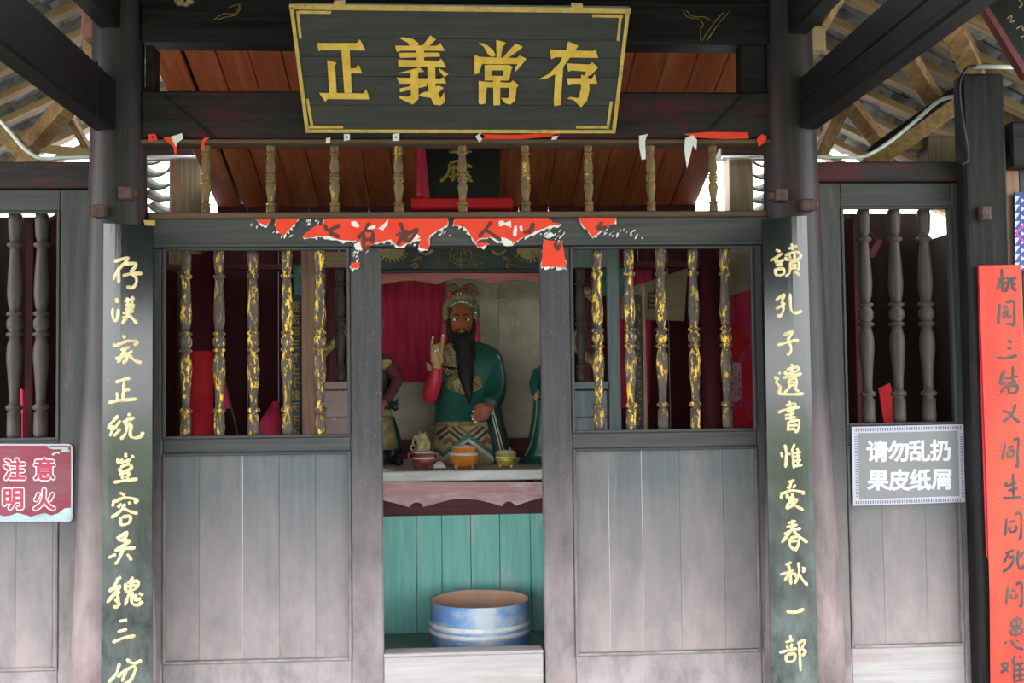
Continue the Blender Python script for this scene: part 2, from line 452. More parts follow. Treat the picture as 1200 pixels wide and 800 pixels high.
    def stroke(s, pts, width, proj, lift=0.003, normal=(0, -1, 0), taper=True, straight=False):
        """a brush stroke: pts in picture-plan units, proj maps them to the surface"""
        q = pts if straight else smooth(pts)
        n = len(q)
        nv = Vector(normal) * lift
        vs, fs = [], []
        for i in range(n):
            a, b = q[max(i - 1, 0)], q[min(i + 1, n - 1)]
            dx, dy = b[0] - a[0], b[1] - a[1]
            L = math.hypot(dx, dy) or 1
            t = i / (n - 1)
            w = width / 2
            if taper:
                w *= 0.62 + 0.38 * abs(math.cos(t * math.pi * 1.15)) if n > 2 else 1
                if i in (0, n - 1):
                    w *= 0.55
            ox, oy = -dy / L * w, dx / L * w
            vs += [proj(q[i][0] + ox, q[i][1] + oy), proj(q[i][0], q[i][1]) + nv, proj(q[i][0] - ox, q[i][1] - oy)]
        for i in range(n - 1):
            j, k = i * 3, (i + 1) * 3
            fs += [(j, j + 1, k + 1, k), (j + 1, j + 2, k + 2, k + 1)]
        return s.add(vs, fs)

    def build(s, name, mat, parent=None, smooth=False, bevel=0.0, remesh=0.0):
        lo = Vector((min(q.x for q in s.v), min(q.y for q in s.v), min(q.z for q in s.v)))
        hi = Vector((max(q.x for q in s.v), max(q.y for q in s.v), max(q.z for q in s.v)))
        c = (lo + hi) / 2
        if not parent:
            c.z = lo.z
        me = bpy.data.meshes.new(name)
        me.from_pydata([tuple(q - c) for q in s.v], [], s.f)
        if bevel:
            bm = bmesh.new()
            bm.from_mesh(me)
            bmesh.ops.recalc_face_normals(bm, faces=bm.faces)
            bmesh.ops.bevel(bm, geom=list(bm.edges), offset=bevel, segments=1, affect='EDGES', clamp_overlap=True)
            bm.to_mesh(me)
            bm.free()
        if smooth:
            for p in me.polygons:
                p.use_smooth = True
        o = place(name, me, mat, parent, c)
        if remesh:
            md = o.modifiers.new('blend', 'REMESH')
            md.mode = 'VOXEL'
            md.voxel_size = remesh
            md.use_smooth_shade = True
            sm = o.modifiers.new('soften', 'SMOOTH')
            sm.factor = 0.5
            sm.iterations = 4
        return o


def smooth(pts, k=4):
    if len(pts) < 3:
        (x0, y0), (x1, y1) = pts
        return [(x0 + (x1 - x0) * t / 4, y0 + (y1 - y0) * t / 4) for t in range(5)]
    out = []
    n = len(pts)
    for i in range(n - 1):
        p0, p1, p2, p3 = pts[max(i - 1, 0)], pts[i], pts[i + 1], pts[min(i + 2, n - 1)]
        for t in range(k):
            t /= k
            out.append(tuple(0.5 * (2 * p1[d] + (p2[d] - p0[d]) * t + (2 * p0[d] - 5 * p1[d] + 4 * p2[d] - p3[d]) * t * t
                                    + (3 * p1[d] - p0[d] - 3 * p2[d] + p3[d]) * t ** 3) for d in (0, 1)))
    out.append(pts[-1])
    return out


def smooth3(pts, k=5):
    pts = [Vector(q) for q in pts]
    out = []
    n = len(pts)
    for i in range(n - 1):
        p0, p1, p2, p3 = pts[max(i - 1, 0)], pts[i], pts[i + 1], pts[min(i + 2, n - 1)]
        for t in range(k):
            t /= k
            out.append(0.5 * (2 * p1 + (p2 - p0) * t + (2 * p0 - 5 * p1 + 4 * p2 - p3) * t * t + (3 * p1 - p0 - 3 * p2 + p3) * t ** 3))
    out.append(pts[-1])
    return out


def box(name, mat, x0, x1, y0, y1, z0, z1, parent=None, bevel=0.004):
    return MB().box(x0, x1, y0, y1, z0, z1).build(name, mat, parent, bevel=bevel)


def structure(o, label=None):
    return tag(o, label, None, None, 'structure')


def glyph(ch, bold=0.0):
    """outline of one printed character as flat triangles in a unit em box, centred"""
    cu = bpy.data.curves.new('glyph', 'FONT')
    cu.body = ch
    cu.size = 1.0
    cu.offset = bold
    cu.resolution_u = 3
    o = bpy.data.objects.new('glyph', cu)
    COL.objects.link(o)
    dg = bpy.context.evaluated_depsgraph_get()
    me = bpy.data.meshes.new_from_object(o.evaluated_get(dg))
    vs = [Vector(q.co) for q in me.vertices]
    fs = [tuple(p.vertices) for p in me.polygons]
    bpy.data.objects.remove(o)
    bpy.data.curves.remove(cu)
    bpy.data.meshes.remove(me)
    cx = (min(q.x for q in vs) + max(q.x for q in vs)) / 2
    cy = (min(q.y for q in vs) + max(q.y for q in vs)) / 2
    return [(q.x - cx, q.y - cy) for q in vs], fs


def print_char(ch, u, v, size_px, proj, mat, parent, bold=0.0, name='character', wx=1.0):
    gv, gf = glyph(ch)
    m = MB()
    offs = [(0, 0)] + ([(bold * math.cos(k * math.pi / 4), bold * math.sin(k * math.pi / 4)) for k in range(8)] if bold else [])
    for k, (ox, oy) in enumerate(offs):                    # thickened by small shifts of the same outline
        m.add([proj(u + (x + ox) * size_px * wx, v - (y + oy) * size_px) - Vector((0, 0.00008 * k, 0)) for (x, y) in gv], gf)
    return m.build(name, mat, parent)

# ------------------------------------------------------------------ ground, floors, far shell
structure(box('floor', 'stone', -9, 9, -10, 0.1, -0.2, 0.0, bevel=0), 'stone paved courtyard floor before the temple front')
structure(box('lawn', 'grass', -45, 45, -70, -10, -0.25, -0.05, bevel=0), 'grass ground beyond the paved court')
FZ = 0.12
structure(box('floor', 'inner_floor', -3.9, 3.9, 0.1, 2.8, -0.2, FZ, bevel=0), 'dusty raised floor inside the temple')


def planked_wall(name, label, mat, x0, x1, y, z0, z1, n, thick=0.04, skip=None):
    w = structure(thing(name, label, None, ((x0 + x1) / 2, y, z0)))
    for i in range(n):
        a, b = x0 + (x1 - x0) * i / n, x0 + (x1 - x0) * (i + 1) / n
        box('plank', mat, a + 0.002, b - 0.002, y, y + thick, z0, z1 + 0.0, w, 0.003)
    return w


BW_TOP = 3.02
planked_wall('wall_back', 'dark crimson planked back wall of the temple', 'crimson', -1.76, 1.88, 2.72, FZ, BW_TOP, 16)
planked_wall('wall_back_left', 'low dark back wall of the left bay', 'bay_dark', -3.7, -2.45, 2.72, FZ, 2.93, 5)
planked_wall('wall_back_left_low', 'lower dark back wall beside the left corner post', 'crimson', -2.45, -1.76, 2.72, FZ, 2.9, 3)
planked_wall('wall_back_right', 'low dark back wall of the right bay', 'bay_dark', 2.5, 3.7, 2.72, FZ, 2.93, 5)
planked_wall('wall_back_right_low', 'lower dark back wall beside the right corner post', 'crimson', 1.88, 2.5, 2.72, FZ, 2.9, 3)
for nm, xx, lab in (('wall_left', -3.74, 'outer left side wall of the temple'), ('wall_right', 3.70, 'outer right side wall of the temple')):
    structure(box(nm, 'bay_dark', xx, xx + 0.05, 0.05, 2.71, FZ, 2.72), lab)
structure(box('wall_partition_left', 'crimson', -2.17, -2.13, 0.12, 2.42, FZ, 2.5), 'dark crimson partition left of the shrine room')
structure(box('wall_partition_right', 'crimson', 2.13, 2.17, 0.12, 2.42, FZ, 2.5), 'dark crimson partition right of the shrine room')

# porch roof in front of the screen (overhead, over the viewer)
pr = structure(thing('porch_roof', 'wide timber porch roof over the temple front', None, (0, -3.7, 2.7)))
MB().add([(-4.6, 0.0, 4.32), (4.6, 0.0, 4.32), (4.6, -7.2, 2.5), (-4.6, -7.2, 2.5), (-4.6, 0.0, 4.40), (4.6, 0.0, 4.40), (4.6, -7.2, 2.58), (-4.6, -7.2, 2.58)],
         [(0, 3, 2, 1), (4, 5, 6, 7), (0, 1, 5, 4), (1, 2, 6, 5), (2, 3, 7, 6), (3, 0, 4, 7)]).build('roof_deck', 'beam_y', pr)
for i in range(13):
    x = -4.4 + i * 8.8 / 12
    MB().beam((x, -0.1, 4.26), (x, -7.15, 2.45), 0.07, 0.09).build('rafter', 'beam_y', pr)

# ------------------------------------------------------------------ plank ceiling seen through the transom
cl = structure(thing('ceiling', 'sloping red brown plank ceiling behind the transom', None, (0.06, 1.5, 2.9)))
CX0, CX1, NP = -1.76, 1.88, 19


def ceil_z(y):
    return 1.6 + 2.296 - 0.33 * y


for i in range(NP):
    a = CX0 + (CX1 - CX0) * i / NP + (0.012 if i == 1 else 0.003)
    b = CX0 + (CX1 - CX0) * (i + 1) / NP - (0.012 if i == 0 else 0.003)
    dz = random.uniform(0, 0.008)
    y0, y1, t = 0.12, 2.80, 0.03
    MB().add([(a, y0, ceil_z(y0) + dz), (b, y0, ceil_z(y0) + dz), (b, y1, ceil_z(y1) + dz), (a, y1, ceil_z(y1) + dz),
              (a, y0, ceil_z(y0) + t + dz), (b, y0, ceil_z(y0) + t + dz), (b, y1, ceil_z(y1) + t + dz), (a, y1, ceil_z(y1) + t + dz)],
             [(0, 3, 2, 1), (4, 5, 6, 7), (0, 1, 5, 4), (1, 2, 6, 5), (2, 3, 7, 6), (3, 0, 4, 7)]).build('plank', 'ceil', cl, bevel=0.003)
# dark boarding above the ceiling joints keeps out daylight
MB().add([(CX0 + .01, 0.13, ceil_z(0.13) + .05), (CX1 - .01, 0.13, ceil_z(0.13) + .05), (CX1 - .01, 2.79, ceil_z(2.79) + .05), (CX0 + .01, 2.79, ceil_z(2.79) + .05),
          (CX0 + .01, 0.13, ceil_z(0.13) + .07), (CX1 - .01, 0.13, ceil_z(0.13) + .07), (CX1 - .01, 2.79, ceil_z(2.79) + .07), (CX0 + .01, 2.79, ceil_z(2.79) + .07)],
         [(0, 3, 2, 1), (4, 5, 6, 7), (0, 1, 5, 4), (1, 2, 6, 5), (2, 3, 7, 6), (3, 0, 4, 7)]).build('sarking_board', 'beam_y', cl)

# ------------------------------------------------------------------ tiled roofs over the side bays


def tile_mesh():
    vs, fs = [], []
    n = 6
    for e, x in ((0, -0.12), (1, 0.12)):
        for r in (0.165, 0.148):
            for k in range(n + 1):
                a = math.radians(-58 + 116 * k / n)
                vs.append((x, r * math.sin(a) * (1.0 - 0.06 * e), -r * math.cos(a) + 0.15 + 0.006 * e))
    m = n + 1
    for k in range(n):
        fs.append((k, k + 1, 2 * m + k + 1, 2 * m + k))
        fs.append((m + k + 1, m + k, 3 * m + k, 3 * m + k + 1))
        fs.append((k + 1, k, m + k, m + k + 1))
        fs.append((2 * m + k, 2 * m + k + 1, 3 * m + k + 1, 3 * m + k))
    me = bpy.data.meshes.new('roof_tile')
    me.from_pydata(vs, [], fs)
    for p in me.polygons:
        p.use_smooth = True
    me.materials.append(M['tile'])
    return me


TILE = tile_mesh()
SL = 0.47
ANG = math.atan(SL)


def roof_z(x):
    return 3.78 - SL * (abs(x) - 2.0)


def side_roof(sgn, label):
    r = structure(thing('side_roof', label, None, (sgn * 2.9, 1.0, 2.9)))
    step = 0.35
    ys = [-0.25 + step * i for i in range(9)]
    for i, y in enumerate(ys):
        a = Vector((sgn * 1.5, y, roof_z(1.5) - 0.045))
        b = Vector((sgn * 4.1, y, roof_z(4.1) - 0.045))
        m = MB().beam(a, b, 0.09, 0.04)
        m.build('rafter', 'rafter', r, bevel=0.004)
    for i in range(len(ys) - 1):
        ym = (ys[i] + ys[i + 1]) / 2
        for k in range(17):
            x = 1.6 + 0.155 * k + random.uniform(-0.006, 0.006)
            if x > 4.1:
                break
            o = place('roof_tile', TILE, None, r, (sgn * x, ym + random.uniform(-.008, .008), roof_z(x) + 0.0))
            o.rotation_euler = (random.uniform(-.05, .05), ANG + 0.09, 0 if sgn > 0 else math.pi)
    # cover layer of tiles closes the joints from above
    x0, x1 = 1.45, 4.15
    MB().add([(sgn * x0, -0.35, roof_z(x0) + 0.11), (sgn * x1, -0.35, roof_z(x1) + 0.11), (sgn * x1, 2.7, roof_z(x1) + 0.11), (sgn * x0, 2.7, roof_z(x0) + 0.11),
              (sgn * x0, -0.35, roof_z(x0) + 0.15), (sgn * x1, -0.35, roof_z(x1) + 0.15), (sgn * x1, 2.7, roof_z(x1) + 0.15), (sgn * x0, 2.7, roof_z(x0) + 0.15)],
             [(0, 3, 2, 1), (4, 5, 6, 7), (0, 1, 5, 4), (1, 2, 6, 5), (2, 3, 7, 6), (3, 0, 4, 7)]).build('cover_tile_layer', 'tile', r)
    return r


ROOF_L = side_roof(-1, 'grey tiled roof on pale rafters over the left bay')
ROOF_R = side_roof(1, 'grey tiled roof on pale rafters over the right bay')


def timber(a, b, w, h, mat='rafter_y', parent=None, name='hip_timber'):
    return MB().beam(a, b, w, h).build(name, mat, parent, bevel=0.006)


# loose hip timbers under the roofs (picture direction, each at its own depth under the tiles)
timber(P(28, 180, 1.3), P(84, 118, 0.8), 0.10, 0.10, 'rafter_y', ROOF_L)
timber(P(76, 128, 1.0), P(104, 176, 1.3), 0.045, 0.05, 'rafter_y', ROOF_L)
timber(P(48, 174, 1.2), P(112, 180, 1.2), 0.05, 0.05, 'rafter', ROOF_L)
timber(P(-12, 140, 0.9), P(42, 194, 0.9), 0.08, 0.09, 'rafter_y', ROOF_L)
timber(P(104, 40, 0.3), P(112, 85, 0.4), 0.07, 0.06, 'rafter_y', ROOF_L)
box('beam_end', 'pinkblock', X(95, 30), X(118, 30), 0.0, 0.25, Z(105, 44), Z(105, 12), ROOF_L, 0.008)
timber(P(1108, 15, -0.2), P(1142, 85, 0.2), 0.12, 0.06, 'rafter_y', ROOF_R)
timber(P(1056, 55, 0.1), P(1100, 127, 0.5), 0.10, 0.06, 'rafter_y', ROOF_R)
timber(P(988, 112, 0.7), P(1032, 168, 1.1), 0.10, 0.06, 'rafter_y', ROOF_R)
timber(P(988, 122, 0.9), P(962, 180, 1.2), 0.09, 0.06, 'rafter_y', ROOF_R)
timber(P(1015, 196, 0.35), P(1128, 118, 0.35), 0.09, 0.09, 'rafter_y', ROOF_R)
timber(P(1020, 178, 0.28), P(1124, 104, 0.28), 0.05, 0.05, 'beam_y', ROOF_R)
timber(P(1050, 166, 0.5), P(1132, 171, 0.5), 0.10, 0.09, 'rafter', ROOF_R)
box('eave_block', 'post_old', X(1086, 178, 0.4), X(1130, 178, 0.4), 0.38, 0.5, Z(1100, 196, 0.4), Z(1100, 160, 0.4), ROOF_R, 0.006)
timber(P(958, 40, 0.1), P(985, -6, -0.1), 0.05, 0.05, 'rafter_y', ROOF_R)
box('beam_end', 'rafter', X(949, 45), X(968, 45), 0.0, 0.2, Z(958, 58), Z(958, 30), ROOF_R, 0.006)
box('roof_board', 'post_old', X(1168, 110, 0.6), X(1230, 110, 0.6), 0.58, 0.62, Z(1190, 148, 0.6), Z(1190, 80, 0.6), ROOF_R)


# bright strips of eave tiles seen through the transom corners
def eave_run(u0, v0, u1, v1, n, label, sgn):
    r = structure(thing('eave_tile_run', label, None, P((u0 + u1) / 2, max(v0, v1), 3.0)))
    a, b = P(u0, v0, 3.05), P(u1, v1, 2.95)
    for i in range(n):
        q = a + (b - a) * (i / (n - 1))
        o = place('roof_tile', TILE_PALE, None, r, q)
        o.rotation_euler = (0.0, -0.30, math.pi / 2)
    return r


TILE_PALE = TILE.copy()
TILE_PALE.materials.clear()
TILE_PALE.materials.append(M['tile_pale'])
eave_run(180, 190, 203, 262, 6, 'pale eave tiles beyond the left corner post of the shrine room', -1)
eave_run(895, 194, 880, 262, 6, 'pale eave tiles beyond the right corner post of the shrine room', 1)
for u0, u1, lab in ((202, 240, 'mossy brown corner post behind the left end of the transom'), (851, 879, 'red brown corner post behind the right end of the transom')):
    o = box('corner_post', 'post_old', X(u0, 220, 2.6), X(u1, 220, 2.6), 2.5, 2.68, FZ, Z((u0 + u1) / 2, 186, 2.6), bevel=0.01)
    tag(o, lab, 'post')
for u0, u1, lab in ((150, 262, 'dark eave plate above the left corner post'), (838, 912, 'dark eave plate above the right corner post')):
    o = box('eave_plate', 'beam_mid', X(u0, 175, 2.7), X(u1, 175, 2.7), 2.52, 2.7, Z(221 if u0 < 500 else 865, 186, 2.6) + 0.003, Z(221 if u0 < 500 else 865, 158, 2.6), bevel=0.008)
    tag(o, lab, 'beam')
for u0, u1, lab in ((168, 243, 'white conduit over the left corner post'), (846, 898, 'white conduit over the right corner post')):
    o = MB().tube([P(u0, 184.5, 2.46), P(u1, 183.5, 2.46)], 0.012).build('conduit_pipe', 'conduit', smooth=True)
    tag(o, lab, 'pipe')

# ------------------------------------------------------------------ big columns
def column(u_top, u_bot, label, pegs, c):
    x = c
    t = thing('column', label, 'column', (x, 0, 0))
    prof = []
    for i in range(13):
        z = 4.3 * i / 12
        f = max(0.0, min(1.0, (z - 0.3) / 2.9))
        prof.append((0.212 - 0.085 * f ** 0.8, z))
    MB().lathe([(0.225, 0), (0.225, 0.03)], (x, 0, 0), 20).build('base_stone', 'stone', t, bevel=0)
    MB().lathe([(r, z) for (r, z) in prof if z > 0.05 or True], (x, 0, 0), 28).build('shaft', 'column', t, smooth=True)
    for (u, v, kind) in pegs:
        q = P(u, v, -0.16)
        MB().box(q.x - 0.032, q.x + 0.032, -0.20, -0.10, q.z - 0.03, q.z + 0.03).box(q.x + 0.01 * kind, q.x + 0.055 * kind, -0.185, -0.12, q.z - 0.022, q.z + 0.018).build(
            'peg', 'peg', t, bevel=0.006)
    return t


CXL = X(138, 300)
CXR = X(929, 300)
column(0, 0, 'thick dark round wooden column behind the left couplet board', [(149, 227, 1), (118, 248, -1)], CXL)
column(0, 0, 'thick dark round wooden column behind the right couplet board', [(914, 229, -1), (945, 241, 1)], CXR)

# ------------------------------------------------------------------ upper beams between the columns
BX0, BX1 = X(168, 130), X(900, 130)


def beam_thing(name, label, mat, x0, x1, y0, y1, z0, z1, bevel=0.01):
    t = thing(name, label, 'beam', ((x0 + x1) / 2, (y0 + y1) / 2, z0))
    box('timber', mat, x0, x1, y0, y1, z0, z1, t, bevel)
    return t


top = beam_thing('tie_beam', 'dark upper tie beam behind the top of the gold lettered plaque', 'beam_dark', BX0, BX1, -0.06, 0.10, Z(540, 50, -0.06), 4.0)
mid = beam_thing('tie_beam', 'worn reddish black beam behind the lower half of the gold lettered plaque', 'beam_mid', BX0, BX1, -0.05, 0.09, Z(540, 162, -0.05), Z(540, 107, -0.05))
box('lower_bead', 'rail_brown', BX0, BX1, -0.06, 0.06, Z(540, 168, -0.06), Z(540, 163, -0.06), mid, 0.003)
for (u0, v0, u1, v1) in ((190, 108, 252, 163), (874, 107, 832, 152)):  # thin dark diagonal strips laid on the beam face
    MB().beam(P(u0, v0, -0.052), P(u1, v1, -0.052), 0.006, 0.012, (0, 1, 0)).build('dark_diagonal', 'black', mid)
box('upper_bead', 'beam_dark', BX0, BX1, -0.075, -0.06, Z(540, 5, -0.07), Z(540, 0.5, -0.07), top, 0.003)
for pts in ([(250, 24), (262, 16), (275, 16), (281, 6)], [(255, 23), (264, 20), (277, 17), (283, 6)], [(268, 9), (276, 6), (282, 5)],
            [(800, 12), (806, 20), (818, 22), (824, 28), (822, 33)], [(804, 12), (812, 19), (826, 20), (832, 24)], [(822, 48), (836, 28), (849, 13)], [(828, 48), (842, 28), (855, 13)], [(821, 33), (821, 47)]):
    MB().stroke(pts, 0.8, lambda u, v: P(u, v, -0.0615), 0.001).build('scratched_line', 'gold_dim', top)
nest = MB()
for k in range(9):
    nest.ball(P(206 + random.uniform(0, 18), random.uniform(-2, 5), -0.07), 0.02, 0.02, 0.014, 6, 4)
nest.build('mud_nest', 'relief_gold', top)
for u0, u1, lab in ((170, 180, 'short dark strut between the tie beams beside the left column'), (869, 897, 'short dark strut between the tie beams beside the right column')):
    o = box('strut', 'beam_dark', X(u0, 80, -0.04), X(u1, 80, -0.04), -0.04, 0.08, Z(u0, 107, -0.05) + .002, Z(u0, 51, -0.05) - .002, bevel=0.006)
    tag(o, lab, 'strut')

# lintel over the screens
LZ0, LZ1 = Z(540, 288, -0.05), Z(540, 255, -0.05)
LX0, LX1 = X(176, 270), X(899, 270)
lin = beam_thing('lintel', 'grey black lintel with torn red paper above the door screens', 'lintel', LX0, LX1, -0.05, 0.06, LZ0, LZ1, 0.006)
box('moulding', 'frame_x', LX0, LX1, -0.058, -0.05, LZ0, LZ0 + 0.018, lin, 0.003)
MB().prism([P(168, 258, -0.07), P(181, 258, -0.07), P(181, 264, -0.07), P(170, 265, -0.07)], (0, 0.02, 0)).build('yellow_wedge', 'gold_border', lin)

# transom with small spindles
SPROF = [(0.78, 0.0), (0.88, 0.02), (0.84, 0.112), (0.52, 0.118), (1.0, 0.128), (1.0, 0.142), (0.60, 0.152), (0.64, 0.20), (0.80, 0.28), (1.0, 0.355), (0.92, 0.405), (0.62, 0.448),
         (1.0, 0.456), (1.0, 0.468), (0.62, 0.474), (0.98, 0.494), (0.98, 0.522), (0.62, 0.540), (1.0, 0.546), (1.0, 0.558), (0.60, 0.566), (0.82, 0.60), (0.95, 0.65), (0.82, 0.74), (0.64, 0.83),
         (0.62, 0.848), (0.98, 0.856), (0.98, 0.868), (0.56, 0.878), (0.78, 0.90), (0.86, 0.97), (0.80, 1.0)]
SP = {}


def spindle(parent, mat, x, y, z0, z1, r, name='spindle'):
    key = (mat, round(z1 - z0, 3), r)
    if key not in SP:
        b = MB().lathe([(p[0] * r, (p[1] - 0.5) * (z1 - z0)) for p in SPROF], (0, 0, 0), 12)
        me = bpy.data.meshes.new('spindle')
        me.from_pydata([tuple(q) for q in b.v], [], b.f)
        for p in me.polygons:
            p.use_smooth = True
        me.materials.append(M[mat])
        SP[key] = me
    o = place(name, SP[key], None, parent, (x, y, (z0 + z1) / 2))
    o.rotation_euler = (0, 0, random.uniform(0, 6))
    return o


tr = thing('transom', 'row of thin turned spindles between the lintel and the beam', 'transom', ((LX0 + LX1) / 2, 0, LZ1))
TZ1 = Z(540, 168, 0.0)
TZ0 = Z(540, 249, 0.0)
box('bottom_rail', 'rail_brown', LX0, LX1, -0.03, 0.05, LZ1 + 0.001, TZ0, tr, 0.004)
for u in (241, 317, 392, 467, 542, 616, 690, 763, 836):
    spindle(tr, 'spindle_dim', X(u, 210), 0.01, TZ0, TZ1 - 0.002, 0.026)


# ------------------------------------------------------------------ lattice screens
PALE = (285, 714, 753)


def screen(name, label, cat, uo0, ui0, ui1, uo1, vtop, vsill, vrail, vbot, uc, spind, planks, r, mat_sp, stile_mats, panel_u=None, head=None, bot_mat='frame_x', y0=-0.04, y1=0.04, vm=520):
    """one leaf: stiles, rails, turned spindles above, planked panel below"""
    x = lambda u: X(u, vm, y0)
    z = lambda v: Z(uc, v, y0)
    t = thing(name, label, cat, ((x(uo0) + x(uo1)) / 2, 0, 0.02))
    zt = z(head) if head is not None else LZ0 - 0.002
    box('stile', stile_mats[0], x(uo0), x(ui0), y0, y1, 0.02, zt, t, 0.006)
    box('stile', stile_mats[1], x(ui1), x(uo1), y0, y1, 0.02, zt, t, 0.006)
    a, b = x(ui0) + .001, x(ui1) - .001
    if head is not None:
        box('top_rail', 'frame_x', a, b, y0 + .003, y1 - .003, z(vtop), zt, t, 0.005)
    box('middle_rail', 'frame_x', a, b, y0 + .003, y1 - .003, z(vrail), z(vsill), t, 0.005)
    box('bottom_rail', bot_mat, a, b, y0 + .003, y1 - .003, 0.021, z(vbot), t, 0.005)
    # thin beads around the opening and the panel
    ztop = z(vtop)
    for (za, zb) in ((z(vsill), ztop), (z(vbot), z(vrail))):
        box('bead', 'frame_z', a, a + 0.014, y0 - .004, y0 + 0.02, za, zb, t, 0.003)
        box('bead', 'frame_z', b - 0.014, b, y0 - .004, y0 + 0.02, za, zb, t, 0.003)
        box('bead', 'frame_x', a + .015, b - .015, y0 - .004, y0 + 0.02, za, za + 0.014, t, 0.003)
        box('bead', 'frame_x', a + .015, b - .015, y0 - .004, y0 + 0.02, zb - 0.014, zb, t, 0.003)
    for u in spind:
        spindle(t, mat_sp, x(u), 0.0, z(vsill) + 0.012, ztop - 0.012, r)
    for i in range(len(planks) - 1):
        ga, gb = (.0022 if planks[i] in PALE else .0005), (.0022 if planks[i + 1] in PALE else .0005)
        if planks[i] in PALE:
            box('pale_lath', 'sill', X(planks[i], 650, 0) - .012, X(planks[i], 650, 0) + .012, -0.0105, 0.006, z(vbot) - .01, z(vrail) + .01, t, 0)
        box('plank', 'plank', X(planks[i], 650, 0) + ga, X(planks[i + 1], 650, 0) - gb, -0.012 + random.uniform(-.001, .001), -0.002, z(vbot) - 0.01, z(vrail) + 0.01, t, 0.001)
    return t


screen('lattice_door', 'left grey door screen with gold flecked spindles and planked panel', 'door', 178, 190, 411, 447.5, 290, 513, 530, 776, 300,
       (215.5, 255, 295.5, 335.5, 374.5), (188, 234, 285, 328, 370, 413), 0.0315, 'spindle_gold', ('frame_z', 'stile_worn'))
screen('lattice_door', 'right grey door screen with gold flecked spindles and planked panel', 'door', 636, 671, 888, 898, 288, 506, 524, 766, 780,
       (704, 742, 779.5, 818, 855.5), (671, 714, 753, 797, 848, 891), 0.0315, 'spindle_gold', ('stile_worn', 'frame_z'))
screen('lattice_screen', 'grey side screen behind the small red fire warning sign', 'screen', -95, -62, 69, 118, 247, 516, 530, 786, 40,
       (-51, -19, 12.5, 44), (-62, -20, 20, 63, 75), 0.040, 'spindle_grey', ('frame_z', 'frame_z'), head=222)
screen('lattice_screen', 'grey side screen behind the square litter notice', 'screen', 950, 992, 1124, 1147, 242, 498, 520, 758, 1057,
       (1022, 1058.5, 1094), (990, 1034, 1084, 1128), 0.040, 'spindle_grey', ('frame_z', 'frame_z'), head=214, bot_mat='sill')

# whitened sill and jamb strips of the middle doorway
sl = thing('door_sill', 'whitened worn wooden sill of the middle doorway', 'sill', (X(543, 780), 0, 0.02))
box('sill_board', 'sill', X(449, 770, -0.03) + .002, X(637, 770, -0.03) - .002, -0.035, 0.06, 0.021, Z(543, 767, -0.03), sl, 0.006)
box('sill_cap', 'sill', X(449, 770, -0.03) + .002, X(637, 770, -0.03) - .002, -0.045, 0.07, Z(543, 767, -0.03) + .001, Z(543, 763, -0.03), sl, 0.004)

# beams over the side screens
for u0, u1, um, lab in ((-100, 118, 50, 'dark reddish beam on top of the left side screen'), (948, 1150, 1050, 'dark reddish beam on top of the right side screen')):
    beam_thing('head_beam', lab, 'beam_mid', X(u0, 200), X(u1, 200), -0.06, 0.07, Z(um, 213 if um > 500 else 221, -0.04) + .002, Z(um, 189, -0.06), 0.008)

# porch beams running from the columns towards the viewer
def porch_beam(label, x0, x1, zs):
    t = thing('porch_beam', label, 'beam', ((x0 + x1) / 2, -1.6, zs[0][0]))
    for (za, zb, dx) in zs:
        box('timber', 'beam_y', x0 + dx, x1 - dx, -3.2, -0.10, za, zb, t, 0.012)
    return t


xl = X(136, 153, -0.12)
pb = porch_beam('thick dark porch beam leaving the left column towards the viewer', xl - 0.11, xl, [(Z(136, 153, -0.12), Z(130, 93, -0.12), 0.0)])
box('joint_line', 'black', xl - 0.001, xl + 0.002, -0.42, -0.405, Z(136, 153, -0.12), Z(130, 93, -0.12), pb, 0)
xr = X(936, 151, -0.12)
porch_beam('pair of stacked dark porch beams leaving the right column towards the viewer', xr, xr + 0.11,
           [(Z(936, 151, -0.12), Z(936, 124, -0.12), 0.0), (Z(936, 123, -0.12), Z(940, 90, -0.12), 0.012)])
xl2 = X(141, 32, -0.12)
porch_beam('upper dark porch beam high on the left column', xl2 - 0.11, xl2, [(Z(141, 33, -0.12), Z(141, -30, -0.12), 0.0)])
xr2 = X(924, 41, -0.12)
porch_beam('upper dark porch beam high on the right column', xr2, xr2 + 0.11, [(Z(924, 40, -0.12), Z(924, -25, -0.12), 0.0)])

# outer post at the right edge
op = thing('outer_post', 'dark square post at the right edge behind the red paper banner', 'post', (X(1160, 400, -0.1), -0.1, 0))
box('shaft', 'post_dark', X(1131, 200, -0.16), X(1180, 200, -0.16), -0.16, -0.05, 0.0, Z(1150, 86, -0.16), op, 0.01)
q = P(1153, 250, -0.17)
box('peg', 'peg', q.x - .025, q.x + .025, -0.20, -0.155, q.z - .035, q.z + .035, op, 0.006)
o = box('head_beam', 'beam_dark', X(1183, 165, -0.1), X(1290, 165, -0.1), -0.12, 0.0, Z(1190, 196, -0.1), Z(1190, 143, -0.1), bevel=0.01)
tag(o, 'dark beam running right from the outer post', 'beam')
rw = thing('boarded_bay', 'dark brown boarding right of the outer post', 'boarding', (X(1230, 600, 0), 0, 0))
for i in range(5):
    box('plank', 'brown_wood' if i < 1 else 'frame_z', X(1184 + 20 * i, 500, 0) + .001, X(1204 + 20 * i, 500, 0) - .001, 0.0, 0.03, 0.0, Z(1190, 197, 0), rw, 0.003)

# ------------------------------------------------------------------ the gold lettered plaque, leaning forward
PB = P(539, 156, -0.075)
TILT = math.radians(33)
PN = Vector((0, -math.cos(TILT), -math.sin(TILT)))       # faces down and towards the viewer


def on_plaque(u, v, lift=0.0):
    d = ray(u, v)
    p0 = PB + PN * lift
    t = (p0 - CAM).dot(PN) / d.dot(PN)
    return CAM + d * t


